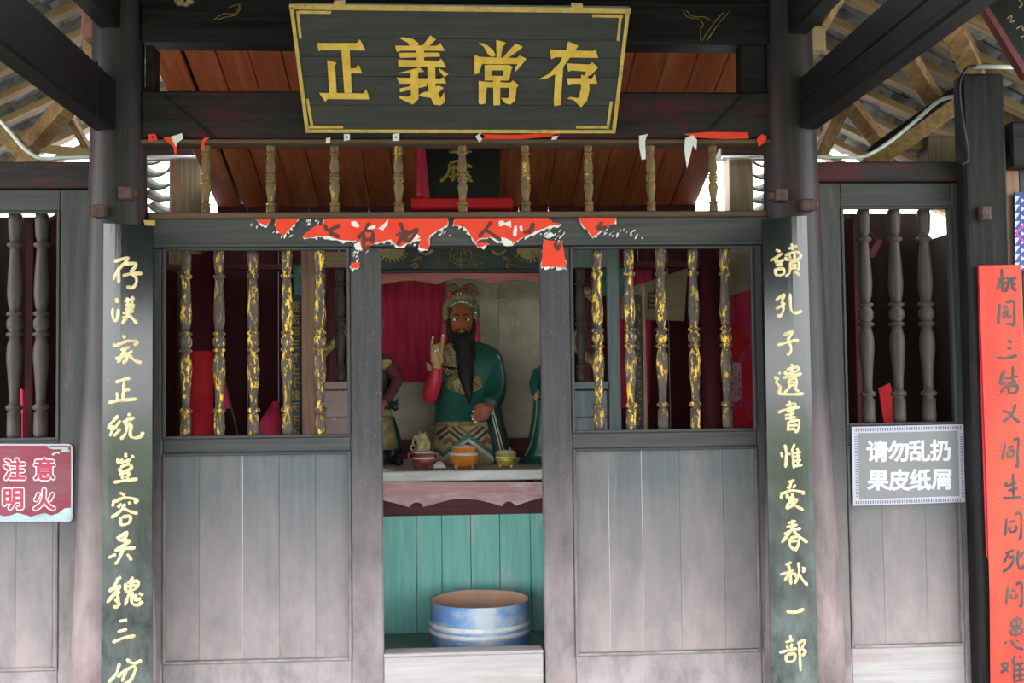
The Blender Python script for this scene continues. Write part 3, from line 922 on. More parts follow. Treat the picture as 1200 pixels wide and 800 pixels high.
pq = thing('name_plaque', 'black wooden plaque with four large gold characters and gold border', 'plaque', PB)
bounds = [5, 44, 66, 89, 123, 156]
EL = lambda v: 340 + (v - 5) * (358 - 340) / 150.0
ER = lambda v: 738 - (v - 9) * (738 - 721) / 147.0
for i in range(5):                                        # five boards with fine joints
    va, vb = bounds[i] + 0.15, bounds[i + 1] - 0.15
    MB().prism([on_plaque(EL(va), va), on_plaque(ER(va), va + 4 * (1 - i / 5)), on_plaque(ER(vb), vb + 4 * (1 - (i + 1) / 5)), on_plaque(EL(vb), vb)], -PN * 0.03).build('board', 'plaque', pq, bevel=0.001)
MB().prism([on_plaque(342, 7, -.012), on_plaque(736, 12, -.012), on_plaque(719, 155, -.012), on_plaque(359, 155, -.012)], -PN * 0.012).build('joint_backing', 'gold_border', pq)


def strip(a, b, wpx, mat, name, lift=0.006, thick=0.010):
    dx, dy = b[0] - a[0], b[1] - a[1]
    L = math.hypot(dx, dy)
    ox, oy = -dy / L * wpx / 2, dx / L * wpx / 2
    return MB().prism([on_plaque(a[0] + ox, a[1] + oy, lift), on_plaque(b[0] + ox, b[1] + oy, lift), on_plaque(b[0] - ox, b[1] - oy, lift), on_plaque(a[0] - ox, a[1] - oy, lift)], -PN * thick).build(name, mat, pq, bevel=0.001)


strip((339, 8.2), (739, 12.8), 6.0, 'gold_border', 'border')
strip((341.3, 8), (360.2, 155), 4.2, 'gold_border', 'border')
strip((736.3, 12), (719.3, 155), 4.2, 'gold_border', 'border')
strip((358, 153.6), (721, 154.4), 4.0, 'gold_border', 'border')
for (a, b, w) in (((350, 14.2), (388, 14.6), 3.6), ((348.5, 13), (352, 45), 3.2), ((694, 18.5), (730, 19.2), 3.6), ((727.5, 17), (724.3, 48), 3.2),
                  ((360, 116), (366, 150), 3.2), ((362, 149), (402, 149), 3.2), ((716.5, 119), (712, 151), 3.2), ((675, 149), (713, 149), 3.2)):
    strip(a, b, w, 'gold_border', 'corner_line', 0.004, 0.006)
for (u, v) in ((397, 4), (676, 7)):
    MB().prism([on_plaque(u - 6, v - 1.5, .01), on_plaque(u + 7, v - 1.2, .01), on_plaque(u + 7, v + 3, .01), on_plaque(u - 6, v + 3, .01)], -PN * 0.04).build('hanging_lug', 'gold_border', pq)

BIG = {
    'upright': ((340, 0), [
        [(155, 252), (390, 252), (408, 232), (440, 295), (185, 293), (168, 300)],
        [(300, 288), (348, 288), (362, 545), (318, 545)],
        [(350, 402), (385, 400), (400, 376), (422, 430), (352, 430)],
        [(217, 352), (272, 368), (262, 385), (272, 545), (230, 545)],
        [(170, 545), (430, 548), (445, 522), (468, 582), (220, 580), (205, 596)]]),
    'righteous': ((340, 0), [
        [(638, 222), (660, 218), (720, 228), (755, 255), (745, 270), (700, 270), (690, 250)],
        [(822, 208), (856, 230), (810, 272), (772, 272)],
        [(615, 268), (860, 268), (880, 252), (908, 298), (650, 296), (625, 305)],
        [(635, 310), (830, 308), (875, 310), (878, 332), (660, 338), (645, 340)],
        [(632, 350), (870, 358), (885, 345), (915, 395), (650, 390), (635, 392)],
        [(740, 266), (785, 266), (785, 372), (740, 372)],
        [(630, 430), (760, 395), (785, 420), (700, 428)],
        [(625, 455), (880, 462), (900, 452), (915, 488), (640, 490)],
        [(705, 420), (750, 420), (752, 580), (720, 612), (690, 600), (640, 575), (640, 562), (690, 568), (708, 560)],
        [(640, 520), (800, 482), (800, 505), (645, 540)],
        [(805, 390), (850, 390), (852, 500), (880, 578), (905, 540), (905, 600), (880, 618), (840, 612), (820, 560), (805, 500)],
        [(870, 400), (928, 435), (905, 450), (880, 425)],
        [(865, 500), (900, 515), (835, 575), (750, 562), (770, 545), (830, 530)]]),
    'constant': ((540, 0), [
        [(105, 250), (145, 258), (190, 295), (205, 325), (185, 335), (160, 320), (135, 275)],
        [(208, 235), (265, 250), (245, 275), (235, 338), (210, 338)],
        [(320, 255), (365, 275), (280, 338), (245, 338)],
        [(80, 320), (110, 335), (330, 340), (345, 325), (385, 345), (340, 400), (315, 425), (320, 395), (335, 375), (125, 375), (105, 430), (80, 435)],
        [(140, 380), (180, 380), (180, 472), (140, 472)], [(140, 380), (280, 380), (305, 395), (290, 412), (140, 412)],
        [(250, 398), (298, 398), (284, 468), (250, 468)], [(140, 445), (285, 445), (280, 472), (140, 472)],
        [(105, 475), (155, 480), (145, 605), (120, 612), (105, 605)], [(105, 478), (290, 485), (305, 472), (340, 500), (325, 515), (150, 512)],
        [(190, 470), (232, 470), (230, 615), (192, 618)], [(285, 490), (328, 508), (318, 590), (290, 612), (262, 605), (235, 575), (280, 575)]]),
    'keep': ((540, 0), [
        [(520, 290), (775, 300), (790, 290), (806, 340), (555, 335), (530, 348)],
        [(630, 243), (692, 268), (665, 300), (610, 380), (560, 430), (500, 462), (458, 465), (520, 430), (580, 370), (615, 300)],
        [(556, 400), (610, 375), (600, 400), (585, 615), (548, 622), (545, 600)],
        [(622, 372), (755, 378), (770, 365), (805, 395), (765, 440), (720, 450), (735, 420), (650, 412), (630, 420)],
        [(705, 438), (745, 445), (755, 520), (740, 590), (705, 628), (685, 610), (660, 585), (622, 578), (640, 568), (690, 575), (705, 520)],
        [(620, 458), (770, 460), (785, 435), (800, 490), (650, 490), (630, 495)]]),
}
for nm, ((ou, ov), polys) in BIG.items():
    m = MB()
    for i, poly in enumerate(polys):
        m.prism([on_plaque(ou + x / 5.0, ov + y / 5.0, 0.007 + 0.0004 * i) for (x, y) in poly], -PN * 0.006)
    m.build('gold_character', 'gold_paint', pq)

# ------------------------------------------------------------------ couplet boards on the columns
BY = -0.262


def couplet_board(label, u0t, u0b, u1t, u1b, vt0, vt1, chars, wstroke):
    t = thing('couplet_board', label, 'couplet board', P((u0b + u1b) / 2, 800, BY))
    # gently bowed board
    n = 8
    fr, bk = [], []
    for (e, zz) in ((0, None), (1, None)):
        for k in range(n + 1):
            f = k / n
            if e == 0:
                q = P(u0t + (u1t - u0t) * f, vt0 + (vt1 - vt0) * f, BY)
            else:
                q = P(u0b + (u1b - u0b) * f, 815, BY)
            q.y += 0.018 * (2 * f - 1) ** 2
            fr.append(q)
            bk.append(q + Vector((0, 0.022, 0)))
    vs = fr + bk
    m = n + 1
    fs = []
    for k in range(n):
        fs.append((k + 1, k, m + k, m + k + 1))
        fs.append((2 * m + k, 2 * m + k + 1, 3 * m + k + 1, 3 * m + k))
        fs.append((k, k + 1, 2 * m + k + 1, 2 * m + k))
        fs.append((m + k + 1, m + k, 3 * m + k, 3 * m + k + 1))
    fs += [(0, 2 * m, 3 * m, m), (n, m + n, 3 * m + n, 2 * m + n)]
    MB().add(vs, fs).build('board', 'board_black', t)

    def proj(u, v):
        f = (v - vt0) / (815 - vt0)
        a, b = u0t + (u0b - u0t) * f, u1t + (u1b - u1t) * f
        g = (u - a) / (b - a)
        q = P(u, v, BY - 0.001)
        q.y += 0.018 * (2 * g - 1) ** 2
        return q
    for (ou, ov, strokes) in chars:
        mb = MB()
        for st in strokes:
            w = wstroke
            mb.stroke([(ou + x / 5.714, ov + y / 5.714) for (x, y) in st], w, proj, 0.004)
        mb.build('gold_character', 'gold_char', t)
    return t


LEFT = [
    (115, 290, [[(105, 92), (150, 80), (200, 68), (195, 85), (160, 120), (135, 150), (100, 215)], [(140, 150), (138, 240)], [(160, 110), (235, 105), (255, 110), (235, 145), (215, 165)],
                [(215, 165), (250, 195), (255, 235), (230, 268), (190, 262)], [(165, 190), (220, 175), (295, 172)]]),
    (115, 290, [[(110, 345), (130, 345), (125, 370)], [(100, 405), (95, 450), (110, 490), (130, 470), (135, 410)], [(175, 360), (245, 340)], [(195, 335), (200, 375)], [(230, 325), (225, 370)],
                [(180, 390), (235, 380), (225, 410), (180, 415)], [(165, 440), (240, 425)], [(205, 380), (205, 440), (160, 510)], [(210, 450), (262, 510)], [(160, 470), (225, 455)]]),
    (115, 290, [[(165, 585), (185, 605)], [(105, 640), (105, 665)], [(110, 660), (200, 625), (260, 630), (240, 655)], [(150, 685), (215, 665)], [(185, 670), (150, 730), (115, 745)],
                [(175, 695), (195, 740), (165, 775)], [(180, 715), (130, 770)], [(230, 690), (190, 720)], [(200, 710), (245, 755), (290, 770)]]),
    (115, 420, [[(115, 160), (170, 140), (215, 130)], [(175, 150), (165, 280)], [(175, 215), (215, 205)], [(125, 225), (130, 285)], [(65, 295), (150, 280), (260, 270)]]),
    (115, 420, [[(135, 380), (95, 425), (65, 460), (110, 455)], [(150, 415), (100, 480)], [(70, 470), (120, 465)], [(95, 480), (75, 520)], [(105, 520), (150, 470)], [(205, 365), (210, 385)],
                [(165, 425), (245, 395)], [(205, 400), (180, 440), (225, 435)], [(195, 440), (185, 500), (150, 540)], [(225, 440), (215, 510), (240, 530), (285, 520), (297, 490)]]),
    (115, 520, [[(185, 60), (185, 90)], [(135, 95), (130, 125), (170, 105)], [(225, 75), (235, 95)], [(135, 130), (220, 105)], [(150, 155), (215, 130)], [(150, 160), (150, 185), (220, 165), (215, 140)],
                [(140, 205), (215, 185)], [(160, 200), (165, 235)], [(215, 190), (190, 230)], [(100, 258), (180, 245), (265, 235)]]),
    (115, 520, [[(145, 325), (180, 345)], [(105, 375), (95, 420)], [(105, 390), (180, 360), (260, 375), (240, 395)], [(160, 400), (130, 425)], [(205, 385), (215, 405)], [(180, 400), (150, 450), (85, 495)],
                [(170, 430), (210, 450), (265, 465)], [(150, 490), (155, 540), (205, 530), (215, 485), (160, 490)]]),
    (115, 520, [[(125, 620), (150, 650)], [(140, 625), (195, 590), (180, 630), (150, 650)], [(160, 650), (215, 650), (110, 715)], [(110, 715), (180, 700), (250, 695)], [(175, 690), (130, 790), (110, 795)],
                [(65, 765), (120, 740)], [(195, 735), (225, 780)]]),
    (115, 660, [[(120, 110), (155, 90)], [(140, 100), (100, 160), (70, 190)], [(80, 180), (150, 150), (120, 190), (55, 265)], [(75, 230), (150, 190)], [(130, 210), (135, 285), (100, 290)], [(110, 240), (150, 280)],
                [(235, 90), (215, 120)], [(185, 130), (190, 185), (255, 165), (262, 120), (195, 130)], [(190, 155), (255, 145)], [(220, 120), (215, 180)], [(215, 185), (180, 280)],
                [(230, 190), (225, 260), (260, 280), (298, 255)], [(255, 205), (245, 245), (285, 235)], [(270, 200), (298, 215)]]),
    (115, 660, [[(140, 388), (195, 378)], [(130, 458), (195, 440)], [(95, 530), (170, 500), (250, 485)]]),
    (115, 660, [[(145, 665), (120, 740), (65, 800)], [(190, 640), (235, 670), (290, 650)], [(130, 760), (180, 720), (245, 690), (235, 750), (200, 800), (175, 800)], [(190, 720), (160, 790)]]),
]
RIGHT = [
    (890, 280, [[(110, 70), (140, 85)], [(75, 145), (155, 95)], [(120, 120), (110, 155), (165, 140)], [(110, 175), (155, 165)], [(110, 195), (115, 240), (160, 235), (160, 200), (115, 200)], [(215, 30), (220, 75)],
                [(190, 65), (255, 45)], [(170, 110), (240, 85), (275, 95)], [(175, 120), (185, 140), (265, 130), (280, 95)], [(200, 105), (205, 130)], [(235, 95), (235, 130)], [(205, 155), (205, 220)],
                [(205, 155), (260, 150), (255, 215)], [(210, 175), (250, 170)], [(210, 195), (250, 190)], [(205, 220), (175, 255)], [(235, 215), (275, 245)]]),
    (890, 280, [[(110, 410), (165, 368), (150, 410)], [(150, 410), (160, 470), (140, 515), (120, 505)], [(110, 470), (175, 430)], [(205, 365), (210, 470), (240, 495), (290, 478)]]),
    (890, 280, [[(155, 645), (225, 615), (200, 655), (185, 680)], [(185, 680), (210, 720), (205, 760), (180, 775)], [(120, 710), (190, 690), (265, 675)]]),
    (890, 420, [[(130, 90), (140, 105)], [(100, 130), (125, 130), (115, 160), (140, 195), (125, 235)], [(125, 235), (210, 240), (300, 235)], [(175, 85), (180, 105), (255, 80), (250, 55), (180, 75)], [(215, 35), (220, 120)],
                [(155, 130), (220, 115), (285, 100)], [(195, 140), (200, 205)], [(195, 140), (245, 135), (240, 200)], [(200, 160), (240, 157)], [(200, 180), (240, 178)], [(195, 205), (165, 225)], [(230, 200), (265, 220)]]),
    (890, 420, [[(200, 285), (205, 310)], [(175, 315), (235, 300), (235, 325)], [(125, 362), (190, 335), (270, 325)], [(180, 350), (235, 340)], [(205, 310), (210, 420)], [(170, 380), (235, 365)], [(170, 405), (245, 390)],
                [(195, 420), (190, 485)], [(195, 425), (265, 415), (255, 480), (235, 490)], [(200, 450), (255, 445)], [(195, 475), (240, 470)]]),
    (890, 420, [[(145, 625), (155, 660)], [(170, 575), (180, 640), (175, 730)], [(195, 640), (208, 636)], [(235, 570), (215, 625)], [(220, 620), (230, 735)], [(250, 600), (260, 620)], [(225, 635), (280, 625)],
                [(228, 660), (275, 650)], [(228, 685), (280, 680)], [(230, 722), (290, 712)], [(255, 625), (258, 715)]]),
    (890, 550, [[(190, 85), (235, 70)], [(215, 75), (200, 130)], [(185, 115), (205, 130)], [(240, 100), (225, 125)], [(150, 150), (145, 195)], [(150, 165), (220, 140), (300, 155), (280, 160)], [(190, 165), (185, 190), (235, 185)],
                [(215, 160), (225, 180)], [(215, 185), (180, 255)], [(195, 215), (255, 200), (215, 245), (175, 260)], [(205, 215), (245, 245), (295, 272)]]),
    (890, 550, [[(190, 360), (245, 345)], [(180, 385), (255, 370)], [(165, 435), (220, 405), (280, 395)], [(220, 335), (215, 400), (150, 490)], [(225, 410), (275, 455), (325, 490)], [(205, 460), (205, 510), (240, 540)],
                [(205, 460), (260, 450), (260, 500), (240, 545)], [(210, 485), (255, 475)]]),
    (890, 550, [[(175, 640), (215, 620)], [(140, 705), (230, 675)], [(195, 640), (205, 700), (210, 770)], [(200, 690), (170, 745)], [(215, 690), (225, 705)], [(235, 690), (245, 720)], [(285, 660), (305, 665), (290, 690)],
                [(260, 620), (265, 690), (235, 765)], [(265, 700), (290, 740), (325, 775)]]),
    (890, 660, [[(180, 318), (230, 325), (300, 305)], [(182, 323), (230, 330), (296, 312)]]),
    (890, 660, [[(205, 480), (210, 505)], [(175, 530), (230, 510)], [(185, 545), (190, 570)], [(220, 535), (210, 565)], [(135, 600), (200, 580), (250, 570)], [(180, 610), (185, 655), (230, 650), (235, 605), (185, 610)],
                [(255, 540), (285, 520), (310, 520), (285, 570), (310, 590), (285, 620)], [(265, 530), (275, 720)]]),
]
couplet_board('tall black lacquer couplet board with gold writing on the left column', 120, 117, 178, 176, 261, 264, LEFT, 4.4)
couplet_board('tall black lacquer couplet board with gold writing on the right column', 895, 906, 947, 961, 256, 252, RIGHT, 3.9)

# ------------------------------------------------------------------ red paper banner on the outer post
RY = -0.185
bn = thing('paper_banner', 'long orange red paper banner with black brush writing at the right edge', 'banner', P(1178, 815, RY))


def sheet(front, thick=0.003):
    return MB().prism(front, (0, thick, 0))


sheet([P(1147, 311, RY), P(1196, 310, RY), P(1199, 400, RY), P(1202, 560, RY), P(1204, 700, RY), P(1206, 815, RY), P(1161, 815, RY), P(1160, 700, RY), P(1156, 560, RY), P(1150, 400, RY)]).build('paper', 'banner', bn)
sheet([P(1146, 312, RY + .008), P(1156, 311, RY + .008), P(1160, 480, RY + .008), P(1163, 640, RY + .008), P(1160, 658, RY + .008), P(1156, 650, RY + .008), P(1153, 560, RY + .008), P(1148, 400, RY + .008)], 0.006).build('older_paper', 'banner_pink', bn)
RED = [
    (1140, 300, [[(210, 90), (215, 260)], [(180, 175), (240, 155)], [(212, 170), (175, 240)], [(220, 190), (235, 205)], [(255, 150), (260, 200), (235, 260)], [(235, 185), (250, 200)], [(285, 150), (285, 220), (315, 250)],
                 [(270, 190), (315, 150)], [(290, 190), (310, 210)]]),
    (1140, 300, [[(195, 345), (190, 410), (185, 490)], [(240, 335), (295, 325), (300, 400), (300, 490), (285, 495)], [(225, 375), (250, 365)], [(215, 405), (265, 390)], [(240, 400), (220, 450)], [(250, 400), (255, 440), (280, 430)],
                 [(235, 488), (300, 490)]]),
    (1140, 300, [[(250, 605), (285, 620)], [(250, 660), (280, 665)], [(180, 730), (240, 735), (320, 715)]]),
    (1140, 420, [[(235, 85), (200, 140), (235, 130)], [(225, 120), (195, 180), (235, 170)], [(200, 245), (250, 190)], [(240, 145), (325, 125)], [(290, 55), (290, 165)], [(250, 180), (315, 165)], [(260, 195), (265, 245), (315, 240), (320, 195), (265, 195)]]),
    (1140, 420, [[(265, 375), (275, 400)], [(310, 325), (280, 410), (215, 455)], [(215, 375), (260, 390), (300, 430), (340, 460)]]),
    (1140, 420, [[(235, 605), (215, 730)], [(290, 590), (330, 580), (325, 680), (325, 775), (310, 765)], [(255, 645), (295, 630)], [(255, 670), (255, 705), (290, 700), (295, 660), (258, 668)]]),
    (1140, 540, [[(245, 150), (235, 185)], [(240, 185), (320, 150)], [(290, 90), (295, 260)], [(255, 215), (325, 195)], [(215, 268), (290, 265), (350, 260)]]),
    (1140, 540, [[(245, 410), (235, 540)], [(300, 385), (345, 375), (350, 470), (345, 555), (330, 560)], [(265, 440), (305, 430)], [(265, 470), (270, 510), (310, 500), (310, 460)]]),
    (1140, 540, [[(235, 665), (300, 640)], [(265, 660), (220, 740)], [(260, 700), (300, 690), (270, 760), (215, 800)], [(330, 640), (325, 740), (350, 780), (369, 750)], [(369, 650), (335, 700)]]),
    (1140, 670, [[(255, 100), (240, 240)], [(310, 90), (350, 80), (355, 160), (350, 245), (335, 235)], [(275, 135), (310, 130)], [(275, 160), (280, 190), (315, 185), (318, 155)]]),
    (1140, 670, [[(320, 315), (315, 470)], [(285, 350), (285, 390), (345, 380), (345, 340), (285, 350)], [(280, 415), (282, 450), (350, 440), (350, 405), (282, 415)], [(235, 500), (240, 520)], [(275, 490), (310, 540), (365, 555)], [(320, 490), (330, 505)]]),
    (1140, 670, [[(200, 665), (255, 655), (235, 700), (200, 725)], [(210, 670), (255, 720)], [(305, 600), (285, 660)], [(300, 640), (300, 800)], [(340, 600), (350, 620)], [(305, 670), (369, 655)], [(305, 710), (369, 700)], [(305, 750), (369, 740)],
                 [(340, 660), (340, 780)], [(305, 785), (369, 775)]]),
]
for (ou, ov, strokes) in RED:
    mb = MB()
    for st in strokes:
        mb.stroke([(ou + x / 6.15, ov + y / 6.15) for (x, y) in st], 4.0, lambda u, v: P(u, v, RY - .0012), 0.0006)
    mb.build('ink_character', 'ink_faded', bn)

# ------------------------------------------------------------------ notices
SY = -0.055
sg = thing('notice_sign', 'grey litter notice with white characters and pale dotted border', 'sign', P(1065, 592, SY))
sheet([P(998, 500, SY), P(1129, 497, SY), P(1131, 588, SY), P(1000, 592.5, SY)], 0.008).build('border_panel', 'sign_lilac', sg)
sheet([P(1006, 507.5, SY - .001), P(1122.5, 504.5, SY - .001), P(1124.5, 581, SY - .001), P(1007, 585, SY - .001)], 0.001).build('field', 'sign_grey', sg)
tk = MB()
for i in range(44):
    f = (i + .5) / 44
    for (va, vb) in ((501.8, 505.5), (587, 590.5)):
        u = 1002 + 125 * f
        tk.prism([P(u - .7, va - 3.1 * f, SY - .001), P(u + .7, va - 3.1 * f, SY - .001), P(u + .7, vb - 3.2 * f, SY - .001), P(u - .7, vb - 3.2 * f, SY - .001)], (0, .0005, 0))
for i in range(28):
    f = (i + .5) / 28
    for ua in (1001.3, 1125):
        v = 508 + 75 * f
        tk.prism([P(ua + 2 * f, v - .6, SY - .001), P(ua + 3.2 + 2 * f, v - .6, SY - .001), P(ua + 3.2 + 2 * f, v + .6, SY - .001), P(ua + 2 * f, v + .6, SY - .001)], (0, .0005, 0))
tk.build('border_ticks', 'sign_mark', sg)
for row, (txt, v) in enumerate((('请勿乱扔', 528.5), ('果皮纸屑', 562.5))):
    for i, ch in enumerate(txt):
        print_char(ch, 1028 + i * 24.7 + row * 1.0, v - i * 0.35, 26.0, lambda u, w: P(u, w, SY - .0018), 'sign_white', sg, 0.032)
for (u, v) in ((1102, 508),):
    MB().lathe([(0.006, 0), (0.004, 0.002)], P(u, v, SY - .003), 8).build('nail_head', 'sign_white', sg)

fs_ = thing('warning_sign', 'dark red fire warning sign with outlined characters at the left edge', 'sign', P(30, 611, SY))
pts = [P(-70, 520, SY)]
for a in range(0, 91, 30):
    pts.append(P(80 + 5 * math.sin(math.radians(a)), 525 - 5 * math.cos(math.radians(a)), SY))
for a in range(0, 91, 30):
    pts.append(P(80 + 5 * math.cos(math.radians(a)), 606 + 5 * math.sin(math.radians(a)), SY))
pts.append(P(-70, 611, SY))
sheet(pts, 0.008).build('rim', 'sign_lilac', fs_)
sheet([P(-68, 521.5, SY - .001), P(83, 522, SY - .001), P(83, 608, SY - .001), P(-68, 608, SY - .001)], 0.001).build('field', 'sign_red', fs_)
ice = [(-68, 609)] + [(-60 + i * 8, 603 + 2.2 * math.sin(i * 1.7) - (3.5 if i > 15 else 0) - (3 if i > 16 else 0)) for i in range(19)] + [(83, 609)]
sheet([P(u, v, SY - .0018) for (u, v) in ice], 0.0006).build('ice_print', 'sign_ice', fs_)
cloud = MB()
for st in ([(56, 522), (62, 525), (80, 525), (72, 528), (82, 528)], [(61, 533), (66, 530), (70, 531)]):
    cloud.stroke(st, 2.6, lambda u, v: P(u, v, SY - .0018), 0.0004)
cloud.build('cloud_print', 'sign_ice', fs_)
for (ch, u, v) in (('\u6ce8', 17, 549.5), ('\u610f', 52, 549.5), ('\u660e', 15.5, 584.5), ('\u706b', 52, 585)):
    print_char(ch, u, v, 26.5, lambda a, b: P(a, b, SY - .0018), 'sign_white', fs_, 0.085)
    print_char(ch, u, v, 26.5, lambda a, b: P(a, b, SY - .0026), 'sign_pink', fs_, 0.030)

# ------------------------------------------------------------------ torn red papers on the lintel
TY = -0.0612


def ragged(poly, amt, grow):
    cx = sum(p[0] for p in poly) / len(poly)
    out = []
    n = len(poly)
    for i in range(n):
        a, b = poly[i], poly[(i + 1) % n]
        L = math.hypot(b[0] - a[0], b[1] - a[1])
        k = max(1, int(L / 2.6))
        for j in range(k):
            t = j / k
            x, y = a[0] + (b[0] - a[0]) * t, a[1] + (b[1] - a[1]) * t
            if y > 257.5:
                x += random.uniform(-amt, amt)
                y += random.uniform(-amt, amt) + grow
            out.append((x, y))
    return out


c1 = lambda L: [(290 + x / 6.316, 240 + y / 6.316) for (x, y) in L]
c2 = lambda L: [(470 + x / 5.714, 240 + y / 5.714) for (x, y) in L]
TORN = [
    ('small torn red paper corner at the left end of the row on the lintel', c1([(55, 105), (175, 105), (160, 130), (135, 155), (95, 135)]), []),
    ('torn red paper scrap with white slashes on the lintel', c1([(205, 100), (385, 100), (340, 150), (300, 190), (262, 235), (245, 210), (215, 190), (205, 160)]), []),
    ('long torn red paper with brush writing over the left half of the lintel',
     c1([(570, 100), (560, 145), (500, 155), (440, 205), (400, 235), (440, 245), (540, 230), (600, 230), (640, 248), (700, 262), (800, 265), (850, 340), (935, 285), (1000, 270), (1060, 258), (1090, 290), (1130, 312), (1137, 306)])
     + c2([(15, 268), (60, 250), (130, 225), (122, 292), (185, 297), (190, 205), (250, 165), (310, 135), (315, 88)]),
     [c1([(570, 145), (590, 185), (630, 175), (690, 148)]), c1([(600, 190), (640, 215), (680, 240)]), c1([(630, 200), (615, 230)]), c1([(905, 130), (860, 200), (815, 250)]), c1([(860, 210), (865, 330), (905, 300)]),
      c1([(880, 190), (925, 200), (925, 290)]), c1([(870, 260), (925, 250)]), c1([(1130, 130), (1150, 210), (1110, 300)]), c1([(1100, 225), (1190, 190)]), c2([(10, 200), (40, 180), (20, 250)]), c2([(30, 205), (70, 180), (110, 160), (80, 215), (40, 250)])]),
    ('torn red paper with one large stroke above the middle doorway',
     c2([(360, 90), (985, 87), (1020, 115), (1080, 125), (1000, 140), (930, 165), (860, 198), (800, 225), (740, 262), (680, 245), (600, 215), (540, 225), (492, 245), (455, 185), (425, 150), (352, 130)]),
     [c2([(605, 110), (570, 160), (520, 215)]), c2([(565, 165), (610, 195), (670, 238)]), c2([(885, 118), (860, 170), (820, 185)]), c2([(885, 120), (880, 165), (850, 190)])]),
    ('red paper tag hanging from the lintel over the right door stile', c2([(952, 228), (1020, 240), (1080, 258), (1095, 340), (1108, 415), (940, 415)]), [c2([(1030, 252), (1045, 300), (1065, 265)])]),
    ('small torn red paper at the right end of the row on the lintel', [(677, 255), (722, 255), (720, 262), (710, 266), (703, 271), (695, 278), (688, 270)], [[(706, 260), (700, 268), (712, 266)]]),
    ('tiny red paper scrap on the upper left door stile', c1([(765, 430), (835, 428), (815, 470), (765, 472)]), []),
    ('tiny red paper scrap at the left edge of the doorway head', c2([(500, 250), (590, 255), (545, 280), (505, 278)]), []),
]
for lab, poly, strokes in TORN:
    t = thing('torn_paper', lab, 'paper', P(poly[0][0], max(p[1] for p in poly), TY))
    wp = ragged(poly, 2.2, 2.0)
    MB().prism([P(u, v, TY) for (u, v) in wp], (0, 0.0008, 0)).build('white_backing', 'white_paper', t)
    MB().prism([P(u, v, TY - .0016) for (u, v) in ragged(poly, 0.5, 0.0)], (0, 0.0008, 0)).build('red_face', 'red_paper', t)
    for st in strokes:
        MB().stroke(st, 5.0, lambda u, v: P(u, v, TY - .0025), 0.0004).build('brush_stroke', 'ink_brown', t)
fl = MB()
for poly in (c1([(765, 125), (800, 122), (832, 150), (820, 175), (770, 150)]), c1([(965, 175), (1010, 140), (1045, 108), (1035, 150), (1000, 187)]), c1([(880, 165), (950, 150), (945, 170), (890, 185)]),
             c2([(655, 110), (680, 105), (695, 122), (735, 105), (735, 150), (690, 135), (655, 145)]), c2([(755, 145), (778, 140), (772, 215), (750, 205)]), c2([(790, 145), (810, 135), (815, 180), (800, 170)]),
             c2([(668, 215), (745, 240), (745, 275), (690, 275)]), c2([(60, 215), (100, 190), (130, 215), (75, 250)]), c2([(955, 215), (1000, 180), (1030, 205), (985, 225)]), c1([(785, 290), (830, 270), (850, 330), (800, 330)])):
    fl.prism([P(u, v, TY - .0026) for (u, v) in ragged(poly, .5, 0)], (0, .0006, 0))
spots = []
for i in range(120):
    base = random.choice([(305, 268, 22, 6), (330, 272, 10, 8), (365, 260, 10, 6), (380, 276, 24, 5), (425, 290, 10, 6), (470, 286, 20, 4), (515, 275, 14, 6), (600, 281, 20, 5), (640, 268, 20, 8), (655, 276, 10, 5), (710, 273, 14, 5), (735, 272, 16, 5), (745, 276, 12, 4),
                          (418, 300, 5, 8)])
    spots.append((random.gauss(base[0], base[2] * .55), min(max(random.gauss(base[1], base[3] * .6), 257), 312)))
for (u, v) in spots:
    if v > 289 and not (411 < u < 446 or 637 < u < 668):
        v = random.uniform(262, 285)
    L, w, a = random.uniform(2, 7), random.uniform(.6, 1.5), math.radians(random.uniform(100, 150))
    dx, dy = math.cos(a) * L / 2, math.sin(a) * L / 2
    n_ = (-math.sin(a) * w, math.cos(a) * w)
    fl.prism([P(u - dx, v - dy, TY + .002), P(u + n_[0], v + n_[1], TY + .002), P(u + dx, v + dy, TY + .002), P(u - n_[0] * .6, v - n_[1] * .6, TY + .002)], (0, .0006, 0))
tag(fl.build('paper_flecks', 'white_paper'), 'white flecks of old paper stuck along the lintel', 'paper', kind='stuff')

